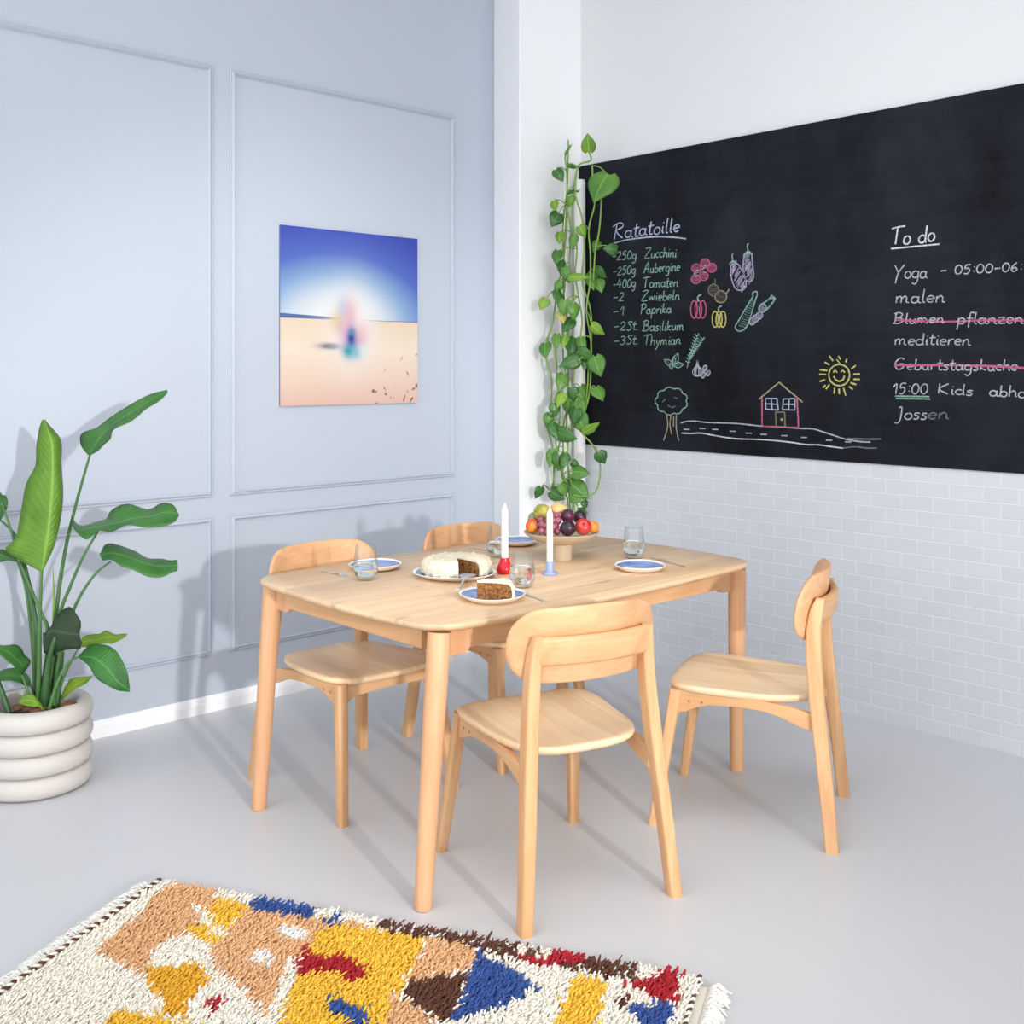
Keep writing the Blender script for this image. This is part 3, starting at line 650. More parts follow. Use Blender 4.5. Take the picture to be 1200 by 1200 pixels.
# ------------------------------------------------------------------ dining chair
def chair_parts(t):
    def interp(tab, z):
        for (z0, *a), (z1, *b) in zip(tab, tab[1:]):
            if z <= z1: q = (z - z0) / (z1 - z0); return [u + (v - u) * q for u, v in zip(a, b)]
        return list(tab[-1][1:])
    rear = [(0, .231, -.272, .034, .039), (.2, .214, -.252, .036, .043), (.42, .195, -.226, .037, .047), (.56, .183, -.214, .036, .046), (.66, .176, -.213, .034, .043), (.72, .171, -.224, .030, .038), (.742, .169, -.233, .026, .026)]
    for sx in (-1, 1):
        mb = MB(); rings = []
        for i in range(24):
            z = .742 * i / 23; x, y, w, d = interp(rear, z)
            rings.append([(sx * x + px, y + py, z) for px, py in rrect(w, d, .007, 3)])
        mb.loft(rings); mb.build('rear_leg', W_z, t, smooth=50)
        mb = MB(); rings = []
        for z, x, y, w in ((0, .229, .272, .030), (.01, .2285, .271, .032), (.2, .211, .242, .035), (.40, .194, .212, .037), (.428, .192, .208, .037)):
            rings.append([(sx * x + px, y + py, z) for px, py in rrect(w, w, .008, 3)])
        mb.loft(rings); mb.build('front_leg', W_z, t, smooth=50)
        # side rail, deeper at both ends
        a = Vector((sx * .192, .205, 0)); b = Vector((sx * .192, -.222, 0)); L_ = (b - a).length
        poly = [(0, .426), (0, .355), (.03, .360), (.06, .375), (.10, .388), (.2, .392), (.28, .386), (.33, .372), (.38, .352), (.427, .338), (.427, .392), (.36, .408), (.25, .420)]
        mb = MB(); mb.prism(poly, lambda u, z, tt: tuple(a + (b - a) * (u / L_) + Vector((tt, 0, z))), -.011, .011)
        sr = mb.build('side_rail', W_y, t, smooth=0, bevel=0.003)
        for yy in (.165, .125):
            mb = MB(); mb.tube([(sx * .2025, yy, .395), (sx * .2037, yy, .395)], .0045, 12); mb.build('dowel', M_dowel, sr, smooth=0)
    poly = [(-.192, .426), (-.192, .345), (-.178, .352), (-.165, .368), (-.14, .380), (0, .384), (.14, .380), (.165, .368), (.178, .352), (.192, .345), (.192, .426)]
    mb = MB(); mb.prism(poly, lambda u, z, tt: (u, .208 + tt, z), -.011, .011); mb.build('front_rail', W_x, t, smooth=0, bevel=0.003)
    # seat: rounded trapezoid, dished, rounded edges
    def outl(s):
        pts = []
        n = 72
        for i in range(n):
            a = 2 * pi * i / n; c, q = cos(a), sin(a); e = 2 / 4.2
            x = math.copysign(abs(c) ** e, c); y = math.copysign(abs(q) ** e, q)
            hw = .184 + .052 * (y * .5 + .5) + .006 * (1 - y * y); yy = .015 + y * .232
            pts.append((x * hw, yy, 1))
        return [(p[0] * s, .015 + (p[1] - .015) * s) for p in pts]
    def zt(x, y):
        rr = min(1, (x / .23) ** 2 + ((y - .0) / .25) ** 2)
        return .440 + .05 * (y) * .5 + .004 - .012 * (1 - rr) + (.010 * max(0, y / .25) ** 2 * 0 - .010 * max(0, (y - .15) / .1) ** 2)
    mb = MB(); rings = []
    for s, dz in ((.12, -.026), (.55, -.026), (.86, -.026), (.94, -.024), (.985, -.017), (1.0, -.009), (.993, -.003), (.97, .0), (.9, 0), (.75, 0), (.55, 0), (.35, 0), (.12, 0)):
        rings.append([(x, y, (zt(x, y) + dz) if dz > -.02 else zt(x, y) + dz) for x, y in outl(s)])
    mb.loft(rings); mb.build('seat', W_seat, t, smooth=60)
    # curved back rail joining the rear legs
    mb = MB(); rings = []
    for i in range(21):
        u = -1 + 2 * i / 20; x = .172 * u; y = -.226 - .030 * (1 - u * u)
        rings.append([(x, y + py - .10 * (pz), .702 + pz) for py, pz in rrect(.026, .078, .012, 4)])
    mb.loft(rings); mb.build('back_rail', W_x, t, smooth=60)
    # curved backrest panel
    def bout(s):
        pts = []
        for x, z in rrect(.462, .194, .085, 10):
            k = 1 if abs(x) < .143 else 0
            pts.append((x, z))
        d = []
        n = len(pts)
        for i in range(n):
            a = pts[i]; b = pts[(i + 1) % n]; L_ = math.dist(a, b); k = max(1, int(L_ / .02))
            for j in range(k): d.append((a[0] + (b[0] - a[0]) * j / k, a[1] + (b[1] - a[1]) * j / k))
        out = []
        for x, z in d:
            z2 = z + .010 * (1 - (x / .231) ** 2) * (1 if z > 0 else -.6)
            ins = 1 - s
            l = sqrt(x * x + z2 * z2)
            out.append((x * (1 - ins * .10 / max(.1, abs(x)) if False else x * 0 + 1) * (1 - ins), z2 * (1 - ins)))
        return out
    def bpos(x, z, off):
        yc = -.190 - .036 * (1 - (x / .18) ** 2) - z * .14
        return (x, yc + off, .708 + z)
    mb = MB(); rings = []
    for s, off in ((.1, -.010), (.4, -.010), (.7, -.010), (.93, -.010), (.975, -.0085), (1.0, -.002), (1.0, .002), (.975, .0085), (.93, .010), (.7, .010), (.4, .010), (.1, .010)):
        rings.append([bpos(x, z, off) for x, z in bout(s)])
    mb.loft(rings); mb.build('backrest', W_back, t, smooth=60)
CG = 'dining chairs around the table'
def rz_of(fx, fy): return atan2(-fx, fy)
chair0 = thing('dining_chair', 'beech dining chair with its back to the viewer at the near table side', 'chair', (2.215, 2.196, 0), rz_of(.278, .960), CG)
chair_parts(chair0)
for (x, y, fx, fy, lab) in ((3.005, 2.060, -.435, .9004, 'beech dining chair turned sideways beside the white brick wall'),
                            (2.184, 3.14, 0.0, -1, 'beech dining chair on the blue wall side at the left table end'),
                            (2.86, 3.135, 0.01, -1, 'beech dining chair on the blue wall side nearest the white pillar')):
    c = copy_tree(chair0); c.location = (x, y, 0); c.rotation_euler = (0, 0, rz_of(fx, fy)); c['label'] = lab

# ------------------------------------------------------------------ tableware
def glaze():
    m, nt, b = newmat('blue_glaze'); L = nt.links.new
    tc = nd(nt, 'ShaderNodeTexCoord'); nz = nd(nt, 'ShaderNodeTexNoise'); setin(nz, Scale=22.0, Detail=5.0, Distortion=0.5); L(tc.outputs['Object'], nz.inputs['Vector'])
    cr = nd(nt, 'ShaderNodeValToRGB'); L(nz.outputs['Fac'], cr.inputs[0]); e = cr.color_ramp.elements
    e[0].position = .3; e[0].color = rgb(96, 124, 178); e[1].position = .72; e[1].color = rgb(140, 164, 206)
    L(cr.outputs['Color'], b.inputs['Base Color']); b.inputs['Roughness'].default_value = 0.22
    return m
M_glaze = glaze(); M_plate = plain('plate_stoneware', rgb(240, 233, 226), 0.35, 0.02)
def plate(x, y, r, label, seed, squash=(1.0, 1.0)):
    t = thing('plate', label, 'plate', (x, y, TZ), seed * 1.3, 'blue glazed plates')
    wob = lambda a: 1 + .028 * cos(3 * a + seed) + .022 * cos(2 * a + 2 * seed)
    mb = MB(); mb.lathe([(0, 0), (r * .55, 0), (r * .80, .005), (r * .955, .0155), (r * .99, .0185), (r, .0200), (r * .985, .0212), (r * .962, .0195), (r * .9, .0138), (r * .78, .0097), (r * .5, .0084), (0, .0082)], 56, 0, wob=wob)
    mb.build('plate_body', M_plate, t, smooth=60)
    mb = MB(); mb.lathe([(r * .963, .0194), (r * .9, .0140), (r * .78, .0100), (r * .5, .0088), (0, .0086)], 56, 0, wob=wob, cap=False)
    mb.build('glazed_well', M_glaze, t, smooth=60, clean=True)
    return t
plate(2.228, 3.070, .092, 'blue glazed plate behind the water glass at the left table end', 1)
plate(2.955, 3.120, .090, 'blue glazed plate by the fruit bowl, partly hidden by the red holder candle', 2)
plate(2.880, 2.430, .089, 'blue glazed plate with nothing on it in front of the right water glass', 3)
plate(2.185, 2.418, .102, 'blue glazed plate carrying the slice of cake', 4)
plate(2.340, 2.775, .139, 'large blue glazed plate under the frosted cake', 5)

def glass_mat():
    m, nt, b = newmat('clear_glass'); L = nt.links.new
    nt.nodes.remove(b); out = nt.nodes['Material Output']
    tr = nd(nt, 'ShaderNodeBsdfTransparent'); tr.inputs[0].default_value = (.97, .985, .985, 1)
    gl = nd(nt, 'ShaderNodeBsdfGlossy'); gl.inputs['Roughness'].default_value = 0.02
    lw = nd(nt, 'ShaderNodeLayerWeight'); lw.inputs['Blend'].default_value = 0.5
    tc = nd(nt, 'ShaderNodeTexCoord'); nz = nd(nt, 'ShaderNodeTexNoise'); setin(nz, Scale=3.0); L(tc.outputs['Object'], nz.inputs['Vector'])
    pw = nd(nt, 'ShaderNodeMath', operation='POWER'); L(lw.outputs['Facing'], pw.inputs[0]); pw.inputs[1].default_value = 2.6
    ml = nd(nt, 'ShaderNodeMath', operation='MULTIPLY_ADD'); L(pw.outputs[0], ml.inputs[0]); ml.inputs[1].default_value = .75; ml.inputs[2].default_value = .035; ml.use_clamp = True
    mx = nd(nt, 'ShaderNodeMixShader'); L(ml.outputs[0], mx.inputs[0]); L(tr.outputs[0], mx.inputs[1]); L(gl.outputs[0], mx.inputs[2])
    L(mx.outputs[0], out.inputs['Surface']); return m
M_glass = glass_mat()
def water_mat():
    m, nt, b = newmat('water'); L = nt.links.new
    b.inputs['Base Color'].default_value = (.97, .985, 1, 1); b.inputs['Roughness'].default_value = 0.0; b.inputs['IOR'].default_value = 1.33; b.inputs['Transmission Weight'].default_value = 1.0
    return m
M_water = water_mat()
def tumbler(x, y, level, label):
    t = thing('water_glass', label, 'glass', (x, y, TZ), 0, 'water glasses')
    O = [(0, 0), (.024, 0), (.029, .004), (.036, .016), (.0405, .030), (.0412, .040), (.0395, .058), (.036, .085), (.0325, .116)]
    I = [(.0312, .1162), (.0348, .085), (.0383, .058), (.0400, .040), (.0392, .030), (.0345, .018), (.026, .012), (0, .0105)]
    mb = MB(); mb.lathe(O + I, 40); mb.build('tumbler', M_glass, t, smooth=50)
    pts = [(r, z) for r, z in I[::-1] if z < level - .004]
    prof = [(max(0, r - .0004), z + .0003) for r, z in pts]
    r_l = None
    for (r0, z0), (r1, z1) in zip(I[::-1], I[::-1][1:]):
        if z0 <= level <= z1: r_l = r0 + (r1 - r0) * (level - z0) / (z1 - z0)
    prof += [(r_l - .0004, level), (0, level)]
    mb = MB(); mb.lathe(prof, 40); mb.build('water', M_water, t, smooth=50)
tumbler(2.09, 2.932, .052, 'water glass in front of the left plate with a fork beside it')
tumbler(2.380, 2.492, .066, 'water glass in front of the red candle holder beside the cake slice')
tumbler(2.705, 2.965, .052, 'water glass at the back behind the white candle in the red holder')
tumbler(3.043, 2.596, .062, 'water glass on the right with a fork and plain blue plate before it')

M_steel = plain('brushed_steel', (.80, .80, .81, 1), 0.36, 0.05, 20, Metallic=1.0)
def cutlery(name, label, head, tail, cat, z=TZ, tines=4, blade=False, ztail=None, zhead=None):
    h = Vector((head[0], head[1], 0)); tl = Vector((tail[0], tail[1], 0)); L_ = (h - tl).length; d = (h - tl).normalized()
    t = thing(name, label, cat, (tl.x, tl.y, z), atan2(d.y, d.x), 'forks on the table' if name == 'fork' else None)
    dz = (zhead or 0)
    zz_ = lambda u: .0018 + dz * max(0, (u / L_)) + .006 * max(0, 1 - abs(u / L_ - .68) / .22)
    mb = MB(); rings = []
    hl = L_ * (.66 if not blade else .6)
    for i in range(13):
        u = hl * i / 12; w = .0052 - .0022 * sin(pi * min(1, i / 9) * .9) + (.0015 if i < 2 else 0)
        rings.append([(u, w * cos(a), zz_(u) + .0016 * sin(a)) for a in [2 * pi * k / 10 for k in range(10)]])
    mb.loft(rings); mb.build('handle', M_steel, t, smooth=60)
    mb = MB()
    if blade:
        rings = []
        for i in range(9):
            q = i / 8; u = hl + (L_ - hl) * q; w = .006 + .020 * sin(pi * (q * .62 + .02))
            if i == 8: w = .010
            rings.append([(u, w, zz_(u) + .0008), (u, -w, zz_(u) + .0008), (u, -w, zz_(u) - .0006), (u, w, zz_(u) - .0006)])
        mb.loft(rings); mb.build('blade', M_steel, t, smooth=30)
    else:
        rings = []
        for i in range(7):
            q = i / 6; u = hl + (L_ * .80 - hl) * q; w = .0035 + .0088 * min(1, q * 1.3) ** 1.2
            rings.append([(u, w, zz_(u) + .0009), (u, -w, zz_(u) + .0009), (u, -w, zz_(u) - .0007), (u, w, zz_(u) - .0007)])
        mb.loft(rings)
        for k in range(4):
            v = -.0104 + .00693 * k
            mb.tube([(L_ * .79, v, zz_(L_ * .79)), (L_ * .9, v, zz_(L_ * .9) - .001), (L_, v * .95, zz_(L_) + .001)], [.0018, .0016, .0008], 6)
        mb.build('tines', M_steel, t, smooth=40)
    return t
cutlery('fork', 'fork lying beside the left water glass', (2.075, 3.01), (2.073, 3.175), 'fork')
cutlery('fork', 'fork lying by the plain plate and right water glass', (3.092, 2.56), (3.036, 2.352), 'fork')
cutlery('fork', 'fork beside the back water glass near the pillar side chair', (2.768, 3.02), (2.766, 3.19), 'fork')
cutlery('fork', 'fork pointing from under the front water glass towards the near chair', (2.315, 2.450), (2.279, 2.290), 'fork')
cs = cutlery('cake_server', 'steel cake server resting in the gap of the cake', (2.296, 2.655), (2.135, 2.517), 'server', TZ + .0215, blade=True, zhead=.008)

# ------------------------------------------------------------------ cake
M_frost = plain('cream_frosting', rgb(236, 225, 199), 0.65, 0.05, 30, 0.5, 70)
def crumb():
    m, nt, b = newmat('cake_crumb'); L = nt.links.new
    tc = nd(nt, 'ShaderNodeTexCoord'); vo = nd(nt, 'ShaderNodeTexVoronoi'); setin(vo, Scale=75.0); L(tc.outputs['Object'], vo.inputs['Vector'])
    nz = nd(nt, 'ShaderNodeTexNoise'); setin(nz, Scale=120.0, Detail=4.0); L(tc.outputs['Object'], nz.inputs['Vector'])
    cr = nd(nt, 'ShaderNodeValToRGB'); L(nz.outputs['Fac'], cr.inputs[0]); e = cr.color_ramp.elements
    e[0].position = .32; e[0].color = rgb(82, 48, 22); e[1].position = .68; e[1].color = rgb(168, 112, 56)
    r = nd(nt, 'ShaderNodeMapRange'); L(vo.outputs['Distance'], r.inputs[0]); r.inputs[1].default_value = .22; r.inputs[2].default_value = .30; r.inputs[3].default_value = 1; r.inputs[4].default_value = 0
    n3 = nd(nt, 'ShaderNodeTexNoise'); setin(n3, Scale=45.0); L(tc.outputs['Object'], n3.inputs['Vector'])
    gt = nd(nt, 'ShaderNodeMath', operation='GREATER_THAN'); L(n3.outputs['Fac'], gt.inputs[0]); gt.inputs[1].default_value = .53
    mm = nd(nt, 'ShaderNodeMath', operation='MULTIPLY'); L(r.outputs[0], mm.inputs[0]); L(gt.outputs[0], mm.inputs[1])
    mx = nd(nt, 'ShaderNodeMix', data_type='RGBA'); L(mm.outputs[0], mx.inputs['Factor']); L(cr.outputs['Color'], mx.inputs['A']); mx.inputs['B'].default_value = rgb(52, 28, 16)
    L(mx.outputs['Result'], b.inputs['Base Color']); b.inputs['Roughness'].default_value = .85
    bp = nd(nt, 'ShaderNodeBump'); bp.inputs['Strength'].default_value = .6; bp.inputs['Distance'].default_value = .003; L(nz.outputs['Fac'], bp.inputs['Height']); L(bp.outputs['Normal'], b.inputs['Normal'])
    return m
M_crumb = crumb()
def cake_sector(t, R, h, a0, a1, fr=0.006, n=56):
    # crumb body and a frosting shell over the top and the outer side
    def ring(a, rr, z): return (rr * cos(a), rr * sin(a), z)
    nz = lambda a, q: .0028 * sin(9 * a + 3 * q) + .002 * sin(17 * a - 5 * q) + .0014 * sin(31 * a + 11 * q)
    body = [(0, 0), (R - .004, 0), (R - .003, h * .4), (R - .006, h * .75), (R * .86, h * .93), (R * .5, h * .985), (0, h)]
    mb = MB(); rings = []
    for i in range(n + 1):
        a = a0 + (a1 - a0) * i / n
        rings.append([ring(a, r, z) for r, z in body])
    mb.loft(rings); mb.build('sponge', M_crumb, t, smooth=30)
    shell = [(R + .0005, .004, 0), (R + .003, h * .2, 1), (R + .004, h * .5, 2), (R + .002, h * .78, 3), (R * .93, h * .97 + fr * .5, 4), (R * .82, h + fr * .7, 5), (R * .6, h + fr, 6), (R * .35, h + fr * 1.1, 7), (R * .12, h + fr, 8), (.0, h + fr, 9)]
    inner = [(0, h - .001), (R * .35, h * .986), (R * .8, h * .93), (R - .007, h * .74), (R - .005, h * .4), (R - .005, .003)]
    mb = MB(); rings = []
    for i in range(n + 1):
        a = a0 + (a1 - a0) * i / n
        o = [ring(a, max(0, r + nz(a, q) * (1 if r > .01 else 0)), z + nz(a * 1.3 + q, q * 2) * .9 * min(1, r / .05)) for r, z, q in shell]
        rings.append(o + [ring(a, r, z) for r, z in inner])
    mb.loft(rings); mb.build('frosting', M_frost, t, smooth=70)
ck = thing('cake', 'round cream frosted brown cake with a wedge cut out', 'cake', (2.350, 2.779, TZ + .0095))
# gap towards the viewer and a bit to the right
cake_sector(ck, .114, .050, radians(-88), radians(-127) + 2 * pi)
sl = thing('cake_slice', 'wedge of brown cake with cream frosting on the front plate', 'cake slice', (2.127, 2.421, TZ + .0092))
cake_sector(sl, .108, .050, radians(-51), radians(-15), n=14)

# ------------------------------------------------------------------ candles
M_wax = plain('white_wax', rgb(230, 228, 221), 0.45, 0.01, Subsurface_Weight=0.0)
M_red = plain('red_glossy_ceramic', rgb(214, 28, 44), 0.18, 0.03); M_lav = plain('lavender_ceramic', rgb(150, 164, 214), 0.4, 0.02)
M_wick = plain('wick', rgb(225, 220, 205), 0.8)
def candle(x, y, z0, r, h, label):
    t = thing('candle', label, 'candle', (x, y, z0), 0, 'white taper candles')
    mb = MB(); mb.lathe([(0, 0), (r, 0), (r * .99, h - .026), (r * .96, h - .022), (r * .72, h - .016), (r * .4, h - .006), (r * .16, h), (0, h)], 24); mb.build('wax', M_wax, t, smooth=50)
    mb = MB(); mb.tube([(0, 0, h - .001), (.0008, 0, h + .004), (.002, 0, h + .007)], .0009, 6); mb.build('wick', M_wick, t)
M_in = 0
t = thing('candle_holder', 'red glossy bulb shaped candle holder', 'candle holder', (2.497, 2.700, TZ))
mb = MB(); mb.lathe([(0, 0), (.021, 0), (.0265, .006), (.028, .014), (.0268, .022), (.0215, .033), (.0168, .041), (.0156, .047), (.0156, .053), (.0148, .0545), (.0125, .0545), (.0125, .03), (0, .03)], 64); mb.build('holder_body', M_red, t, smooth=50)
candle(2.497, 2.700, TZ + .0305, .0122, .206, 'white candle standing in the red holder')
t = thing('candle_holder', 'lavender blue candle holder with a flat round foot', 'candle holder', (2.597, 2.585, TZ))
mb = MB(); mb.lathe([(0, 0), (.0245, 0), (.0262, .002), (.0262, .006), (.0245, .0085), (.0150, .0092), (.0138, .012), (.0134, .043), (.0125, .0445), (.0112, .0445), (.0112, .012), (0, .012)], 36); mb.build('holder_body', M_lav, t, smooth=50)
candle(2.597, 2.585, TZ + .0125, .0110, .214, 'white candle standing in the lavender blue holder')

# ------------------------------------------------------------------ fruit bowl and fruit
BX, BY = 2.836, 2.762
def stone():
    return plain('travertine', rgb(198, 181, 155), 0.65, 0.14, 14, 0.15, 60)
M_stone = stone()
t = thing('fruit_bowl', 'beige stone pedestal bowl heaped with fruit', 'bowl', (BX, BY, TZ))
mb = MB(); mb.lathe([(0, 0), (.036, 0), (.0368, .002), (.0368, .056), (0, .056)], 40); mb.build('pedestal', M_stone, t, smooth=40)
mb = MB(); mb.lathe([(a_, b_ + .0015) for a_, b_ in [(0, .056), (.045, .0565), (.085, .066), (.115, .079), (.135, .094), (.1385, .0985), (.137, .1005), (.134, .0995), (.112, .086), (.08, .075), (.04, .0685), (0, .067)]], 64); mb.build('bowl', M_stone, t, smooth=50)
DB = DV[0] * BX + DV[1] * BY
def fruit_mat(name, c1, c2, scale=9, rough=0.35, pos=(.38, .62), bloom=0.0, spots=None):
    m, nt, b = newmat(name); L = nt.links.new
    tc = nd(nt, 'ShaderNodeTexCoord'); nz = nd(nt, 'ShaderNodeTexNoise'); setin(nz, Scale=float(scale), Detail=3.0); L(tc.outputs['Object'], nz.inputs['Vector'])
    cr = nd(nt, 'ShaderNodeValToRGB'); L(nz.outputs['Fac'], cr.inputs[0]); e = cr.color_ramp.elements
    e[0].position = pos[0]; e[0].color = c1; e[1].position = pos[1]; e[1].color = c2
    out = cr.outputs['Color']
    if spots:
        n2 = nd(nt, 'ShaderNodeTexNoise'); setin(n2, Scale=190.0, Detail=1.0); L(tc.outputs['Object'], n2.inputs['Vector'])
        gt = nd(nt, 'ShaderNodeMapRange'); L(n2.outputs['Fac'], gt.inputs[0]); gt.inputs[1].default_value = .6; gt.inputs[2].default_value = .68
        mx = nd(nt, 'ShaderNodeMix', data_type='RGBA'); L(gt.outputs[0], mx.inputs['Factor']); L(out, mx.inputs['A']); mx.inputs['B'].default_value = spots; out = mx.outputs['Result']
    L(out, b.inputs['Base Color']); b.inputs['Roughness'].default_value = rough
    return m
M_plum = fruit_mat('plum_skin', rgb(58, 26, 44), rgb(104, 40, 66), 14, .3); M_plum2 = fruit_mat('dark_plum_skin', rgb(40, 24, 40), rgb(66, 34, 54), 14, .32)
M_pear = fruit_mat('pear_skin', rgb(152, 146, 54), rgb(190, 184, 84), 12, .4, (.38, .62), spots=rgb(120, 100, 44)); M_peach = fruit_mat('peach_skin', rgb(240, 178, 110), rgb(250, 206, 130), 10, .6)
M_nect = fruit_mat('nectarine_skin', rgb(186, 34, 38), rgb(218, 92, 78), 11, .28, (.35, .75)); M_apri = fruit_mat('apricot_skin', rgb(224, 66, 30), rgb(244, 140, 48), 12, .42, (.35, .62)); M_oran = fruit_mat('orange_peel', rgb(242, 128, 40), rgb(248, 150, 58), 30, .4)
M_grape = fruit_mat('grape_skin', rgb(122, 58, 76), rgb(168, 98, 112), 30, .25); M_gren = fruit_mat('green_pear_skin', rgb(120, 136, 104), rgb(150, 164, 130), 10, .5)
M_stem = plain('fruit_stem', rgb(92, 66, 40), .8)
def fruit(name, label, cat, px, py, dd, r, mat, kind='plum', tilt=(0, 0, 0), group=None):
    p = unp(px, py, DB + dd)
    t = thing(name, label, cat, p, 0, group); t.rotation_euler = tilt
    mb = MB()
    if kind == 'pear':
        mb.sphere((0, 0, 0), r, 28, 20, mod=lambda d, th, a: 1.0 - .03 * cos(2 * th) + (.42 * max(0, d.z) ** 3 if d.z > 0 else -.06 * max(0, -d.z) ** 8))
    else:
        cleft = .05 if kind in ('plum', 'peach') else 0
        dim = .22 if kind not in ('orange', 'peach') else .08
        mb.sphere((0, 0, 0), (r, r, r * (1.06 if kind == 'plum' else .93)), 30, 20, mod=lambda d, th, a: 1 - dim * max(0, d.z) ** 22 - .07 * max(0, -d.z) ** 22 - cleft * max(0, cos(a)) ** 40 * sin(th))
    mb.build('flesh', mat, t, smooth=180)
    top = r * (1.36 if kind == 'pear' else (.82 if kind == 'plum' else .74 if kind != 'orange' else .86))
    if kind in ('pear', 'apple'):
        mb = MB(); mb.tube([(0, 0, top - .004), (.002, 0, top + .008), (.004, .001, top + .015)], [.0018, .0015, .002], 8); mb.build('stem', M_stem, t)
    if kind == 'pear':
        mb = MB(); mb.lathe([(0, -.0005), (.0045, -.0012), (.0052, .0004), (.003, .0016), (0, .0016)], 12, c=(0, 0, -r * .945)); mb.build('calyx', M_stem, t)
    return t
fruit('pear', 'speckled yellow green pear with its base facing out atop the fruit bowl', 'pear', 634.8, 600.5, -.012, .030, M_pear, 'pear', (1.25, .15, 2.3 - 3.14 + .55))
fruit('peach', 'pale yellow peach at the top of the fruit heap', 'peach', 654.5, 599, .018, .0325, M_peach, 'peach', (.35, .1, .6))
fruit('apricot', 'red orange apricot at the left edge of the fruit bowl', 'apricot', 624, 616.5, -.030, .0250, M_apri, 'plum', (.3, .5, 1.0))
fruit('pear', 'grey green pear mostly hidden behind the apricot', 'pear', 626, 608, .035, .024, M_gren, 'pear', (1.3, .2, 1.0))
fruit('plum', 'reddish plum on top of the dark plum in the fruit bowl', 'plum', 665.3, 604.5, -.030, .0245, M_plum, 'plum', (.4, -.3, 0), 'plums in the fruit bowl')
fruit('plum', 'dark plum at the front rim of the fruit bowl', 'plum', 665.5, 619, -.082, .0278, M_plum2, 'plum', (1.0, .3, .4), 'plums in the fruit bowl')
fruit('plum', 'dark plum behind the red nectarine', 'plum', 679.5, 606, .012, .0245, M_plum2, 'plum', (.3, .3, .8), 'plums in the fruit bowl')
fruit('nectarine', 'shiny red nectarine right of the dark plums', 'nectarine', 683.3, 617.3, -.050, .0300, M_nect, 'apple', (1.05, .25, -.95))
fruit('mandarin', 'small orange mandarin at the right edge of the fruit bowl', 'mandarin', 694.5, 617.5, -.020, .0240, M_oran, 'orange', (.4, .3, 0))
gp = unp(645, 612, DB - .045)
gr = thing('grape_bunch', 'bunch of rosy purple grapes behind the lavender holder candle', 'grapes', gp)
gpos = []
zf = lambda x, y: (605 + x / 10.91, 570 + y / 10.91)
for x, y, dd in ((310, 415, -.050), (322, 485, -.066), (366, 510, -.070), (322, 568, -.088), (508, 372, -.030), (535, 440, -.052), (505, 500, -.070), (522, 580, -.088), (556, 365, -.020), (440, 405, -.040), (430, 480, -.066), (448, 565, -.090), (385, 440, -.052), (385, 580, -.080), (470, 440, -.050), (475, 520, -.078), (360, 420, -.030), (405, 540, -.082), (268, 500, -.04), (455, 360, -.022), (500, 440, -.03), (350, 380, -.02)):
    q = unp(*zf(x, y), DB + dd) - gp
    mb = MB(); mb.sphere(q, (.0122, .0122, .0132), 16, 10); mb.build('grape', M_grape, gr, smooth=180)
mb = MB(); mb.tube([(0, 0, .02), (.002, .002, 0), (-.003, -.004, -.02)], .0016, 6); mb.tube([(-.03, .0, .01), (.0, .0, .005), (.03, -.01, .0)], .0012, 6); mb.build('stalk', M_stem, gr)
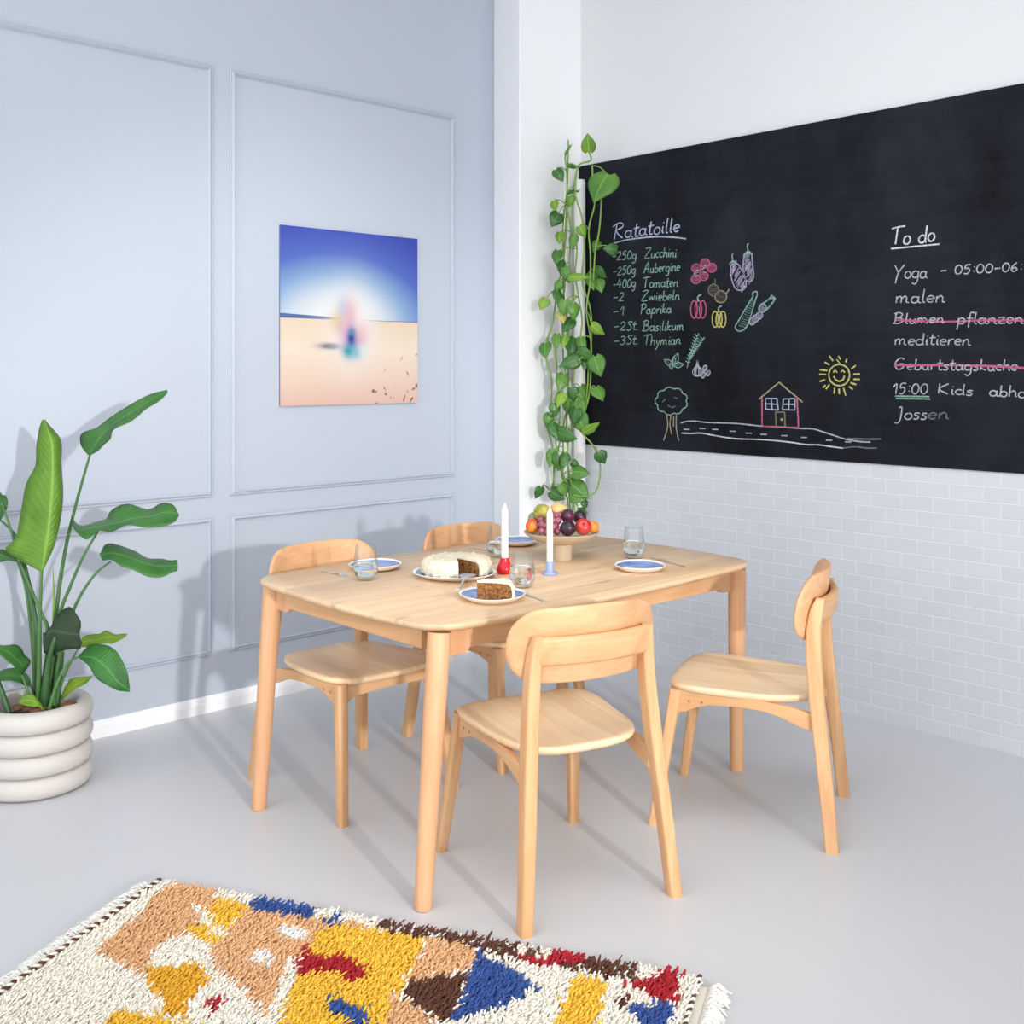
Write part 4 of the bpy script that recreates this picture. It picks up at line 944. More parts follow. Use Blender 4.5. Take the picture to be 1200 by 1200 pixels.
# ------------------------------------------------------------------ potted bird of paradise
def leaf_mat(name, c1, c2, rough=0.38, trans=0.25, veins=True, vein_scale=60):
    m, nt, b = newmat(name); L = nt.links.new
    tc = nd(nt, 'ShaderNodeTexCoord'); uv = nd(nt, 'ShaderNodeUVMap')
    nz = nd(nt, 'ShaderNodeTexNoise'); setin(nz, Scale=9.0, Detail=4.0); L(tc.outputs['Object'], nz.inputs['Vector'])
    cr = nd(nt, 'ShaderNodeValToRGB'); L(nz.outputs['Fac'], cr.inputs[0]); e = cr.color_ramp.elements
    e[0].position = .32; e[0].color = c1; e[1].position = .70; e[1].color = c2
    out = cr.outputs['Color']
    sx = nd(nt, 'ShaderNodeSeparateXYZ'); L(uv.outputs[0], sx.inputs[0])
    # uv.x: -1..1 across (stored 0..1), uv.y along
    ab = nd(nt, 'ShaderNodeMath', operation='SUBTRACT'); L(sx.outputs[0], ab.inputs[0]); ab.inputs[1].default_value = .5
    aa = nd(nt, 'ShaderNodeMath', operation='ABSOLUTE'); L(ab.outputs[0], aa.inputs[0])
    mr = nd(nt, 'ShaderNodeMapRange'); L(aa.outputs[0], mr.inputs[0]); mr.inputs[1].default_value = .015; mr.inputs[2].default_value = .05; mr.inputs[3].default_value = .55; mr.inputs[4].default_value = 0
    mx = nd(nt, 'ShaderNodeMix', data_type='RGBA'); L(mr.outputs[0], mx.inputs['Factor']); L(out, mx.inputs['A']); mx.inputs['B'].default_value = tuple(min(1, c * 1.5 + .03) for c in c2[:3]) + (1,)
    L(mx.outputs['Result'], b.inputs['Base Color']); b.inputs['Roughness'].default_value = rough
    b.inputs['Specular IOR Level'].default_value = .45
    if veins:
        ml = nd(nt, 'ShaderNodeMath', operation='MULTIPLY_ADD'); L(aa.outputs[0], ml.inputs[0]); ml.inputs[1].default_value = -.35; L(sx.outputs[1], ml.inputs[2])
        m2 = nd(nt, 'ShaderNodeMath', operation='MULTIPLY'); L(ml.outputs[0], m2.inputs[0]); m2.inputs[1].default_value = float(vein_scale) * 2.4
        sn = nd(nt, 'ShaderNodeMath', operation='SINE'); L(m2.outputs[0], sn.inputs[0])
        bp = nd(nt, 'ShaderNodeBump'); bp.inputs['Strength'].default_value = .30; bp.inputs['Distance'].default_value = .002; L(sn.outputs[0], bp.inputs['Height']); L(bp.outputs['Normal'], b.inputs['Normal'])
    if trans:
        tl = nd(nt, 'ShaderNodeBsdfTranslucent'); L(mx.outputs['Result'], tl.inputs['Color'])
        ms = nd(nt, 'ShaderNodeMixShader'); ms.inputs[0].default_value = trans
        L(b.outputs[0], ms.inputs[1]); L(tl.outputs[0], ms.inputs[2]); L(ms.outputs[0], nt.nodes['Material Output'].inputs['Surface'])
    return m
LM = dict(bright=leaf_mat('bright_green_leaf', rgb(96, 142, 40), rgb(126, 170, 60), .45, .35), mid=leaf_mat('green_leaf', rgb(46, 98, 40), rgb(72, 130, 56), .32, .2), dark=leaf_mat('dark_green_leaf', rgb(22, 44, 22), rgb(34, 62, 30), .5, .1),
          lime=leaf_mat('lime_leaf', rgb(110, 152, 40), rgb(146, 178, 56), .4, .3), gloss=leaf_mat('glossy_green_leaf', rgb(40, 94, 38), rgb(62, 128, 50), .25, .15))
M_pet = plain('leaf_stalk_green', rgb(70, 112, 58), .45, .15, 20); M_petd = plain('dark_stalk_green', rgb(50, 88, 46), .45, .15, 20); M_edge = plain('dry_leaf_edge', rgb(170, 104, 46), .7, .3, 30)
PX, PY = 1.374, 3.893; PD = DV[0] * PX + DV[1] * PY
M_pot = plain('matt_white_ceramic', rgb(198, 194, 188), .62, .015, 8, .04, 120); M_soil = plain('potting_soil', rgb(74, 46, 32), .95, .5, 60, .9, 90)
plant = thing('potted_plant', 'bird of paradise plant in a ringed white pot by the blue wall', 'plant', (PX, PY, 0))
pot = MB(); prof = [(0, 0), (.150, 0)]
for k in range(4):
    for i in range(9):
        a = -pi / 2 + pi * i / 8; prof.append((.158 + .034 * cos(a) ** .8 if cos(a) > 0 else .158, .002 + .0725 * (k + .5) + .0362 * sin(a)))
prof += [(.150, .292), (.142, .286), (.138, .27), (.136, .20), (0, .20)]
pot.lathe(prof, 72); pot.build('pot', M_pot, plant, smooth=50)
sv = MB(); sv.lathe([(0, .236), (.06, .240), (.10, .232), (.1365, .228)], 40, wob=lambda a: 1 + .0 * cos(a))
so_ = sv.build('soil', M_soil, plant, smooth=60, clean=False)
def P3(px, py, dd): return unp(px, py, PD + dd) - Vector((PX, PY, 0))
def sheet(mb, rows, sub=4, across=8, thick=.0012, ripple=0.0, seed=0, mi=0):
    """rows: (L, M, R) 3d points; smooth along and across"""
    def cr(p, t):
        n = len(p) - 1; x = t * n; i = min(int(x), n - 1); u = x - i
        a = p[max(i - 1, 0)]; b = p[i]; c = p[i + 1]; d = p[min(i + 2, n)]
        return .5 * ((2 * b) + (c - a) * u + (2 * a - 5 * b + 4 * c - d) * u * u + (3 * b - a - 3 * c + d) * u ** 3)
    n = (len(rows) - 1) * sub; V = []; UV = []
    Ls = [Vector(r[0]) for r in rows]; Ms = [Vector(r[1]) for r in rows]; Rs = [Vector(r[2]) for r in rows]
    for i in range(n + 1):
        t = i / n; l, m, r = cr(Ls, t), cr(Ms, t), cr(Rs, t)
        nn = (r - l).cross(cr(Ms, min(1, t + .01)) - cr(Ms, max(0, t - .01))); nn = nn.normalized() if nn.length > 1e-9 else Vector((0, 0, 1))
        for j in range(across + 1):
            s = j / across * 2 - 1
            # quadratic through l, m, r
            p = l * (s * (s - 1) / 2) + m * (1 - s * s) + r * (s * (s + 1) / 2)
            p = p + nn * ripple * abs(s) * sin(t * 23 + seed + (2 if s > 0 else 0))
            V.append(p); UV.append((j / across, t))
    fs = []
    w = across + 1
    for i in range(n):
        for j in range(across): fs.append((i * w + j, i * w + j + 1, (i + 1) * w + j + 1, (i + 1) * w + j))
    o = len(mb.v); mb.add(V, fs, mi)
    if not hasattr(mb, 'uv'): mb.uv = {}
    for k, u in enumerate(UV): mb.uv[o + k] = u
def build_leaf(mb, name, mats, parent, solid=.0012):
    me = bpy.data.meshes.new(name); me.from_pydata(mb.v, [], mb.f)
    for m in (mats if isinstance(mats, list) else [mats]): me.materials.append(m)
    if isinstance(mats, list): me.polygons.foreach_set('material_index', mb.m)
    ul = me.uv_layers.new(name='uv')
    for lp in me.loops:
        ul.data[lp.index].uv = mb.uv.get(lp.vertex_index, (.2, .5))
    me.shade_smooth()
    o = bpy.data.objects.new(name, me); COL.objects.link(o); o.parent = parent
    if solid:
        md = o.modifiers.new('solid', 'SOLIDIFY'); md.thickness = solid; md.offset = 0
    return o
def bleaf(rows, mat, dl, dm, dr, pet=None, pr=.007, ripple=.003, seed=0, petmat=None):
    """rows in photo pixels, depths relative to the pot centre: dl, dm, dr = (start, end) for the left edge, midrib and right edge"""
    n = len(rows) - 1; R = []
    for i, (l, m, r) in enumerate(rows):
        t = i / n; bend = sin(pi * t)
        f = lambda d: d[0] + (d[1] - d[0]) * t
        wl = min(1, 4 * t * (1 - t) + .25)
        R.append((P3(*l, f(dm) + (f(dl)) * wl), P3(*m, f(dm)), P3(*r, f(dm) + f(dr) * wl)))
    mb = MB(); sheet(mb, R, ripple=ripple, seed=seed)
    o = build_leaf(mb, 'leaf', LM[mat], plant)
    if pet:
        mb = MB(); pts = [P3(*p) for p in pet]; sp_ = [Vector(q) for q in smooth_path([tuple(p) for p in pts], 5)]
        k = len(sp_); mb.tube(sp_, [pr * (.55 + .75 * i / (k - 1)) for i in range(k)], 10)
        mb.build('leaf_stalk', petmat or M_pet, o, smooth=60)
    return o
z3 = lambda x, y: (x / 2.308, 440 + y / 2.308)
z6 = lambda x, y: (x / 6.0, 660 + y / 6.0)
def T(rows, z): return [tuple(z(*p) for p in r) for r in rows]
ROOT = lambda x, dd: (x, 826, dd)
bleaf(T([((106, 528), (113, 531), (116, 526)), ((55, 500), (119, 497), (128, 497)), ((14, 470), (125, 458), (143, 462)), ((42, 440), (131, 420), (156, 425)), ((55, 375), (137, 360), (166, 375)), ((70, 295), (142, 290), (171, 318)), ((95, 245), (143, 230), (166, 240)), ((98, 190), (140, 180), (166, 180)), ((107, 140), (130, 148), (146, 148)), ((114, 121), (119, 119), (123, 121))], z3),
      'bright', (.03, .03), (-.10, -.04), (.06, .06), [(*z3(113, 530), -.10), (*z3(108, 640), -.09), (*z3(106, 780), -.07), ROOT(45, -.05)], .0075, .003)
bleaf(T([((238, 214), (243, 216), (248, 213)), ((216, 185), (253, 195), (272, 197)), ((222, 158), (270, 168), (297, 174)), ((258, 141), (298, 138), (305, 150)), ((300, 114), (335, 112), (346, 128)), ((350, 78), (375, 88), (388, 98)), ((410, 51), (415, 62), (422, 74)), ((449, 38), (453, 42), (452, 50))], z3),
      'mid', (.05, .02), (.02, .05), (-.06, -.03), [(*z3(243, 215), .02), (*z3(205, 350), .03), (*z3(175, 480), .03), (*z3(152, 640), .02), (*z3(148, 760), 0), ROOT(62, 0)], .0075, .0025, 1)
bleaf(T([((190, 378), (196, 390), (198, 408)), ((215, 403), (212, 418), (220, 437)), ((252, 400), (246, 412), (236, 444)), ((285, 388), (285, 405), (266, 420)), ((300, 365), (320, 398), (302, 425)), ((345, 349), (360, 386), (345, 403)), ((400, 360), (410, 380), (398, 412)), ((437, 347), (446, 370), (440, 408)), ((470, 351), (473, 372), (472, 395)), ((481, 372), (484, 377), (481, 384))], z3),
      'mid', (.09, .04), (-.02, .02), (-.05, -.06), [(*z3(266, 420), -.03), (*z3(225, 490), -.03), (*z3(190, 570), -.02), (*z3(160, 650), -.02), (*z3(140, 780), -.02), ROOT(58, -.02)], .0065, .003, 2)
bleaf(T([((270, 482), (272, 490), (278, 500)), ((285, 458), (292, 480), (306, 502)), ((330, 460), (335, 487), (341, 521)), ((370, 480), (378, 503), (386, 537)), ((410, 495), (420, 515), (426, 549)), ((450, 498), (453, 515), (456, 536)), ((479, 499), (481, 514), (479, 530))], z3),
      'mid', (.07, .05), (-.05, -.02), (-.05, -.04), [(*z3(300, 503), -.05), (*z3(255, 540), -.05), (*z3(205, 620), -.04), (*z3(165, 740), -.03), (*z3(150, 830), -.03), ROOT(63, -.03)], .0065, .003, 3)
bleaf(T([((300, 490), (302, 550), (306, 628)), ((345, 480), (350, 478), (372, 655)), ((385, 385), (400, 480), (415, 622)), ((485, 305), (470, 492), (500, 604)), ((555, 385), (535, 500), (565, 600)), ((572, 450), (560, 503), (577, 560))], z6),
      'dark', (.02, .02), (-.10, -.13), (.02, -.02), [(*z6(400, 490), -.10), (*z6(375, 560), -.11), (*z6(340, 700), -.10), (*z6(318, 900), -.09), (52, 826, -.07)], .010, .002, 4, M_petd)
bleaf(T([((556, 645), (552, 656), (560, 672)), ((640, 572), (640, 660), (618, 718)), ((720, 570), (700, 690), (678, 808)), ((790, 594), (760, 745), (738, 850)), ((845, 655), (820, 825), (810, 888)), ((895, 770), (875, 870), (862, 900)), ((913, 870), (912, 895), (905, 903))], z6),
      'gloss', (.03, .02), (-.06, -.13), (-.02, -.02), [(*z6(550, 660), -.06), (*z6(470, 710), -.07), (*z6(400, 850), -.09), (*z6(350, 1010), -.09), (57, 829, -.085)], .006, .002, 5)
bleaf(T([((572, 530), (574, 560), (576, 592)), ((620, 502), (622, 545), (620, 582)), ((690, 500), (680, 540), (680, 570)), ((740, 476), (750, 520), (750, 566)), ((820, 500), (822, 520), (830, 552)), ((893, 495), (896, 499), (890, 505))], z6),
      'lime', (.03, .03), (.0, .03), (-.03, -.02), [(*z6(574, 560), .0), (*z6(500, 690), -.01), (*z6(430, 850), -.02), ROOT(66, .0)], .005, .002, 6)
bleaf(T([((165, 783), (155, 786), (148, 780)), ((212, 690), (160, 725), (128, 765)), ((165, 635), (110, 672), (82, 714)), ((135, 580), (60, 625), (30, 672)), ((50, 576), (0, 600), (-30, 630)), ((-60, 575), (-80, 585), (-80, 600))], z6),
      'mid', (.05, .03), (-.06, -.08), (-.03, -.03), [(*z6(155, 785), -.06), (*z6(185, 870), -.06), (*z6(205, 930), -.06), (37, 826, -.06)], .005, .002, 7)
bleaf(T([((218, 840), (214, 852), (208, 868)), ((180, 770), (165, 815), (165, 856)), ((90, 735), (80, 785), (95, 830)), ((0, 760), (0, 795), (0, 826)), ((-80, 790), (-85, 805), (-80, 820))], z6),
      'mid', (.03, .02), (.02, .0), (-.02, -.02), [(*z6(214, 852), .02), (*z6(235, 930), .0), (41, 824, -.01)], .005, .002, 8)
bleaf(T([((135, 972), (138, 982), (142, 990)), ((170, 926), (180, 965), (180, 1000)), ((235, 926), (235, 970), (230, 1010)), ((285, 985), (282, 1000), (278, 1012)), ((300, 1010), (300, 1025), (300, 1045))], z6),
      'lime', (.02, .01), (-.13, -.11), (-.02, .0), [(*z6(300, 1025), -.11), (*z6(318, 1040), -.10), (54, 836, -.09)], .0035, .001, 9)
bleaf(T([((428, 935), (432, 945), (440, 958)), ((470, 850), (490, 890), (520, 890)), ((500, 812), (540, 850), (560, 868)), ((560, 800), (600, 822), (605, 845)), ((644, 796), (648, 799), (644, 806))], z6),
      'lime', (.02, .02), (-.04, -.06), (-.01, -.02), [(*z6(432, 945), -.04), (*z6(425, 985), -.04), (70, 830, -.03)], .004, .001, 10)
bleaf(T([((-10, 300), (-14, 330), (-8, 350)), ((5, 322), (0, 345), (-6, 395)), ((16, 325), (8, 350), (2, 390)), ((22, 345), (20, 352), (18, 362))], z3), 'mid', (.02, .02), (.02, .0), (.02, .02), [(*z3(5, 345), .0), (*z3(30, 420), .01), (*z3(60, 520), .02), (*z3(110, 640), .02), (*z3(130, 700), .0), ROOT(56, .02)], .006, .001, 11)
bleaf(T([((-20, 480), (-25, 490), (-20, 505)), ((5, 470), (0, 485), (0, 505)), ((25, 480), (20, 492), (22, 500)), ((45, 495), (48, 500), (46, 505))], z3), 'mid', (.02, .02), (.04, .03), (.0, .0), [(*z3(0, 390), .05), (*z3(45, 440), .05), (*z3(70, 540), .04), (*z3(92, 680), .02), ROOT(40, .02)], .006, .001, 12)
# bare stalks, spear and sheath at the crown
def stalk(pts, r0, r1, mat=M_pet, name='leaf_stalk'):
    mb = MB(); s = [Vector(q) for q in smooth_path([tuple(P3(*p)) for p in pts], 5)]; k = len(s)
    mb.tube(s, [r0 + (r1 - r0) * i / (k - 1) for i in range(k)], 10); mb.build(name, mat, plant, smooth=60)
stalk([(*z6(130, -10), .06), (*z6(185, 180), .05), (*z6(225, 500), .04), (*z6(245, 800), .03), (*z6(255, 990), .02), (42, 829, .02)], .006, .010)
stalk([(*z6(372, 30), .01), (*z6(378, 200), .01), (*z6(378, 380), .0), (*z6(370, 700), .0), (61, 829, .0)], .0008, .009, LM['lime'], 'leaf_spear')
stalk([(*z6(170, -5), .03), (*z6(225, 250), .03), (*z6(262, 520), .02), (*z6(270, 800), .01), (45, 829, .01)], .006, .011, M_petd)
stalk([(*z6(345, 640), -.05), (*z6(325, 800), -.05), (*z6(312, 960), -.05), (51, 830, -.05)], .012, .019, M_petd, 'crown_sheath')
stalk([(*z6(432, 620), -.01), (*z6(415, 800), -.01), (*z6(400, 1000), -.02), (66, 830, -.02)], .010, .014, M_petd, 'crown_sheath')
stalk([(-14, 775, -.05), (0, 806, -.06), (9, 832, -.07), (11, 838, -.07)], .009, .012, M_petd)
mb = MB()
for (x, y, dd, w, h_) in ((27, 828, -.10, .03, .012), (36, 830, -.11, .025, .012), (45, 832, -.11, .03, .01), (80, 826, -.05, .03, .012), (20, 829, -.08, .02, .01)):
    p = P3(x, y, dd); sheet(mb, [(p + Vector((-w, -.004, -.004)), p + Vector((-w, 0, .004)), p + Vector((-w, .006, 0))), (p + Vector((0, -.012, -.002)), p + Vector((0, 0, h_)), p + Vector((0, .014, .002))), (p + Vector((w, -.003, .003)), p + Vector((w, 0, .004)), p + Vector((w, .004, .0)))], 3, 4)
build_leaf(mb, 'dry_leaves', plain('dry_leaf', rgb(96, 58, 36), .8, .3, 30), plant, .001)['label'] = 'brown dry leaves on the soil'

# ------------------------------------------------------------------ climbing vine in the corner
VM = dict(g=leaf_mat('vine_leaf', rgb(82, 134, 56), rgb(112, 162, 72), .35, .25, False), d=leaf_mat('dark_vine_leaf', rgb(52, 100, 48), rgb(78, 128, 60), .3, .2, False), l=leaf_mat('light_vine_leaf', rgb(110, 156, 52), rgb(150, 190, 72), .4, .3, False), y=leaf_mat('yellow_vine_leaf', rgb(186, 190, 80), rgb(224, 214, 140), .5, .3, False))
M_vine = plain('vine_stem', rgb(122, 158, 66), .5, .15, 12); M_vine2 = plain('dry_vine_stem', rgb(176, 150, 90), .7, .2, 12)
V0 = Vector((4.02, 3.80, 0.7))
vine = thing('climbing_vine', 'trailing green vine hanging down the white corner pipe', 'plant', V0)
zv = lambda x, y: (600 + x / 2.5, 140 + y / 2.5)
VD = 5.44
def vp(px, py, dd=0.0):
    return unp(px, py, VD + dd) - V0
stems = [
 ([(168, 75), (156, 110), (160, 150), (162, 250), (158, 330), (150, 420), (132, 500), (120, 590), (105, 640), (100, 700), (115, 760), (113, 850), (100, 890), (118, 960), (122, 1060), (120, 1100)], .0),
 ([(225, 95), (230, 120), (195, 135), (182, 200), (178, 290), (190, 380), (185, 450), (195, 520), (205, 590), (200, 650), (215, 700)], -.05),
 ([(190, 140), (186, 220), (205, 290), (212, 380), (205, 470), (230, 560), (232, 650), (225, 720), (215, 830), (180, 880), (160, 930)], -.08),
 ([(235, 135), (238, 200), (242, 250), (225, 320), (230, 400), (228, 480), (218, 560), (230, 640), (232, 700), (228, 790), (215, 850), (200, 910)], -.10),
 ([(262, 235), (258, 300), (252, 345), (245, 372), (240, 440), (238, 470)], -.09),
 ([(160, 250), (172, 330), (168, 420), (180, 500), (175, 560), (165, 640), (180, 700), (178, 780), (160, 850)], -.03),
 ([(162, 200), (148, 330), (155, 470), (148, 560), (150, 700), (165, 800), (150, 900), (128, 1000), (118, 1080), (100, 1075)], .02),
 ([(125, 640), (130, 720), (135, 800), (140, 870), (128, 940), (140, 1010), (150, 1060), (160, 1100), (165, 1140)], -.02),
 ([(195, 905), (215, 930), (240, 960), (258, 1010), (255, 1060), (240, 1095), (205, 1105), (180, 1100)], -.10),
 ([(170, 900), (162, 980), (170, 1050), (178, 1100), (185, 1160)], -.06),
 ([(140, 880), (150, 960), (150, 1040), (170, 1080), (190, 1130)], -.04),
 ([(165, 60), (160, 250), (150, 470), (165, 700), (160, 900), (170, 1150)], .04),
]
for pts, dd in stems:
    mb = MB(); s = [Vector(q) for q in smooth_path([tuple(vp(*zv(*p), dd)) for p in pts], 5)]
    mb.tube(s, .0042, 7); mb.build('stem', M_vine, vine, smooth=60)
random.seed(11)
def vleaf(zx, zy, ln, ang, kind, dd=None, wid=.85, roll=None, target=None):
    """heart shaped leaf: ln pixels long in the zoom, ang = tip direction in degrees (0 right, 90 down)"""
    px, py = zv(zx, zy); dd = random.uniform(-.13, -.03) if dd is None else dd
    c = vp(px, py, dd); Lm = ln / 2.5 / F * (VD + dd) * 1.08; a = radians(ang)
    right = Vector((RV[0], RV[1], 0)); up = Vector((0, 0, 1)); fw = Vector((DV[0], DV[1], 0))
    tip = (right * cos(a) - up * sin(a)).normalized(); side = tip.cross(fw).normalized()
    tilt = random.uniform(-.5, .5) if roll is None else roll; sd = (side * cos(tilt) + fw * sin(tilt)); nrm = tip.cross(sd).normalized()
    pitch = random.uniform(-.25, .35); tp = (tip * cos(pitch) + nrm * sin(pitch))
    rows = []
    for t, w, k in ((-.10, .20, .10), (0, .34, 0), (.12, .44, 0), (.3, .48, 0), (.5, .42, 0), (.7, .28, 0), (.86, .13, 0), (1.0, .01, 0)):
        m = c + tp * Lm * (t - .45) + nrm * Lm * .10 * sin(pi * max(0, t)) ; w *= Lm * wid
        if t < 0: m2 = c + tp * Lm * (-.45 + .02)
        else: m2 = m
        cup = nrm * (-.18 * w)
        rows.append((m + sd * w + cup, m2, m - sd * w + cup))
    mb = MB(); sheet(mb, rows, 3, 6, 0, .0015, zx)
    base = c + tp * Lm * -.44
    tgt = base - tp * Lm * .3 + up * .02 if target is None else target
    # petiole to the nearest stem
    best = None
    for pts, d2 in stems:
        for p in pts:
            q = vp(*zv(*p), d2); d_ = (q - base).length + (0 if q.z >= base.z - .02 else .05)
            if best is None or d_ < best[0]: best = (d_, q)
    tgt = best[1]
    mid = (base + tgt) / 2 + Vector((0, 0, .012)) - fw * .008
    s = [Vector(q) for q in smooth_path([tuple(tgt), tuple(mid), tuple(base)], 4)]
    mb.tube(s, .0022, 6, mi=1)
    build_leaf(mb, 'leaf', [VM[kind], M_vine], vine, .0009)
for a in [(223, 70, 50, -95, 'l'), (138, 163, 40, 60, 'd'), (165, 88, 34, -55, 'g', None, .25), (180, 137, 36, 10, 'd', None, .4), (262, 198, 92, 110, 'g', -.14, 1.0), (125, 252, 32, 70, 'l'), (127, 293, 44, 120, 'd', None, 1), (140, 346, 34, 90, 'l'), (180, 358, 42, 100, 'g', None, .7),
          (205, 328, 36, 60, 'l'), (246, 372, 34, 120, 'g'), (289, 380, 40, 185, 'd', -.13, .95), (132, 403, 44, 95, 'd', None, .75), (143, 432, 40, 100, 'd', None, .8), (160, 455, 46, 75, 'g', None, .7), (193, 463, 58, 0, 'l', None, .45), (230, 474, 52, 70, 'g', None, .6), (258, 450, 42, 40, 'd'), (256, 485, 44, 75, 'g'), (92, 540, 36, 115, 'l', None, 1),
          (136, 492, 40, 110, 'g', None, .7), (136, 525, 50, 85, 'd', None, .7), (153, 550, 44, 100, 'g', None, 1), (180, 562, 46, 80, 'g'), (147, 578, 36, 80, 'y', None, .9), (163, 603, 46, 120, 'd', None, .9), (250, 615, 46, 35, 'l', -.13, .75), (153, 650, 44, 100, 'l', None, .6), (178, 665, 56, 100, 'd', None, .9), (205, 662, 48, 75, 'g', None, .6), (98, 676, 46, 80, 'g'),
          (130, 650, 46, 90, 'g', None, .6), (170, 712, 58, 160, 'd', -.12, .8), (215, 688, 50, 20, 'd'), (250, 722, 58, 70, 'g', -.14, .95), (218, 712, 46, 110, 'd'), (145, 770, 52, 110, 'g', None, .8), (142, 822, 46, 110, 'l', None, .7), (168, 842, 56, 80, 'g', None, .7), (210, 805, 52, 60, 'g', None, .9), (255, 803, 44, 70, 'g', -.13, 1.05), (180, 805, 40, 80, 'd'), (195, 850, 56, 60, 'g', -.1, .95), (125, 850, 40, 80, 'd'),
          (105, 880, 38, 110, 'g'), (203, 888, 60, 60, 'g', -.11, .9), (232, 903, 52, -30, 'l', -.12, .6), (125, 915, 52, 70, 'd', None, .7), (160, 925, 58, 15, 'd', -.1, .8), (185, 870, 50, 100, 'd'), (262, 990, 38, 60, 'd', -.12, 1.05), (115, 992, 48, 100, 'g', None, .7), (153, 1000, 44, 100, 'd', None, .75), (200, 1035, 48, 10, 'g', -.1, .95), (185, 1010, 28, 30, 'd'), (125, 995, 40, 60, 'd'),
          (77, 1093, 38, 110, 'd', None, .8), (132, 1100, 46, 30, 'd', None, .9), (150, 1085, 42, 60, 'g'), (198, 1088, 60, 40, 'g', -.08, .95), (172, 1075, 44, 80, 'd'), (212, 1128, 28, 80, 'd'), (206, 1150, 30, 20, 'd'), (190, 1110, 40, 20, 'g'), (140, 1010, 40, 110, 'g'), (172, 240, 32, 110, 'l', None, .7), (178, 213, 36, 5, 'd', None, .4)]:
    vleaf(*a)
# hook at the top of the pipe that carries the vine
mb = MB(); mb.tube([Vector((4.098, 3.862, 2.36)) - V0, Vector((4.06, 3.83, 2.365)) - V0, Vector((4.01, 3.79, 2.345)) - V0], .003, 8); mb.build('hook', M_pipe, vine)

# ------------------------------------------------------------------ rug
RZ = .012
A = Vector((1.330, 2.868, 0)); Bc = Vector((2.050, 1.520, 0))
ex = (Bc - A).normalized(); ey = Vector((-ex.y, ex.x, 0))
if ey.dot(Vector((1, 1, 0))) > 0: ey = -ey
RW = (Bc - A).length; RL = .92
rug = thing('rug', 'shaggy wool rug with cream, ochre, peach, red and blue patches', 'rug', A, atan2(ex.y, ex.x))
sgn = 1 if Vector((-ex.y, ex.x, 0)).dot(ey) > 0 else -1
def rug_uv(px, py, z=.03):
    p = on_z(px, py, z); p = Vector((p.x, p.y, 0)) - A; return (p.dot(ex), p.dot(ey))
RC = [plain('rug_cream', rgb(245, 238, 222), .95, .06, 20), plain('rug_peach', rgb(226, 176, 128), .95, .08, 20), plain('rug_ochre', rgb(228, 170, 44), .95, .08, 20), plain('rug_red', rgb(174, 26, 40), .95, .1, 20), plain('rug_blue', rgb(50, 82, 150), .95, .12, 20), plain('rug_brown', rgb(92, 54, 38), .95, .12, 20), plain('rug_white', rgb(250, 248, 243), .95, .04, 20), plain('rug_gold', rgb(242, 190, 60), .95, .06, 20)]
M_fringe = plain('rug_fringe', rgb(232, 229, 222), .95, .06, 20)
r4 = lambda x, y: (x / 4, 1020 + y / 4); rm_ = lambda x, y: (280 + x / 4, 1040 + y / 4); rr_ = lambda x, y: (560 + x * .25, 1080 + y * .25)
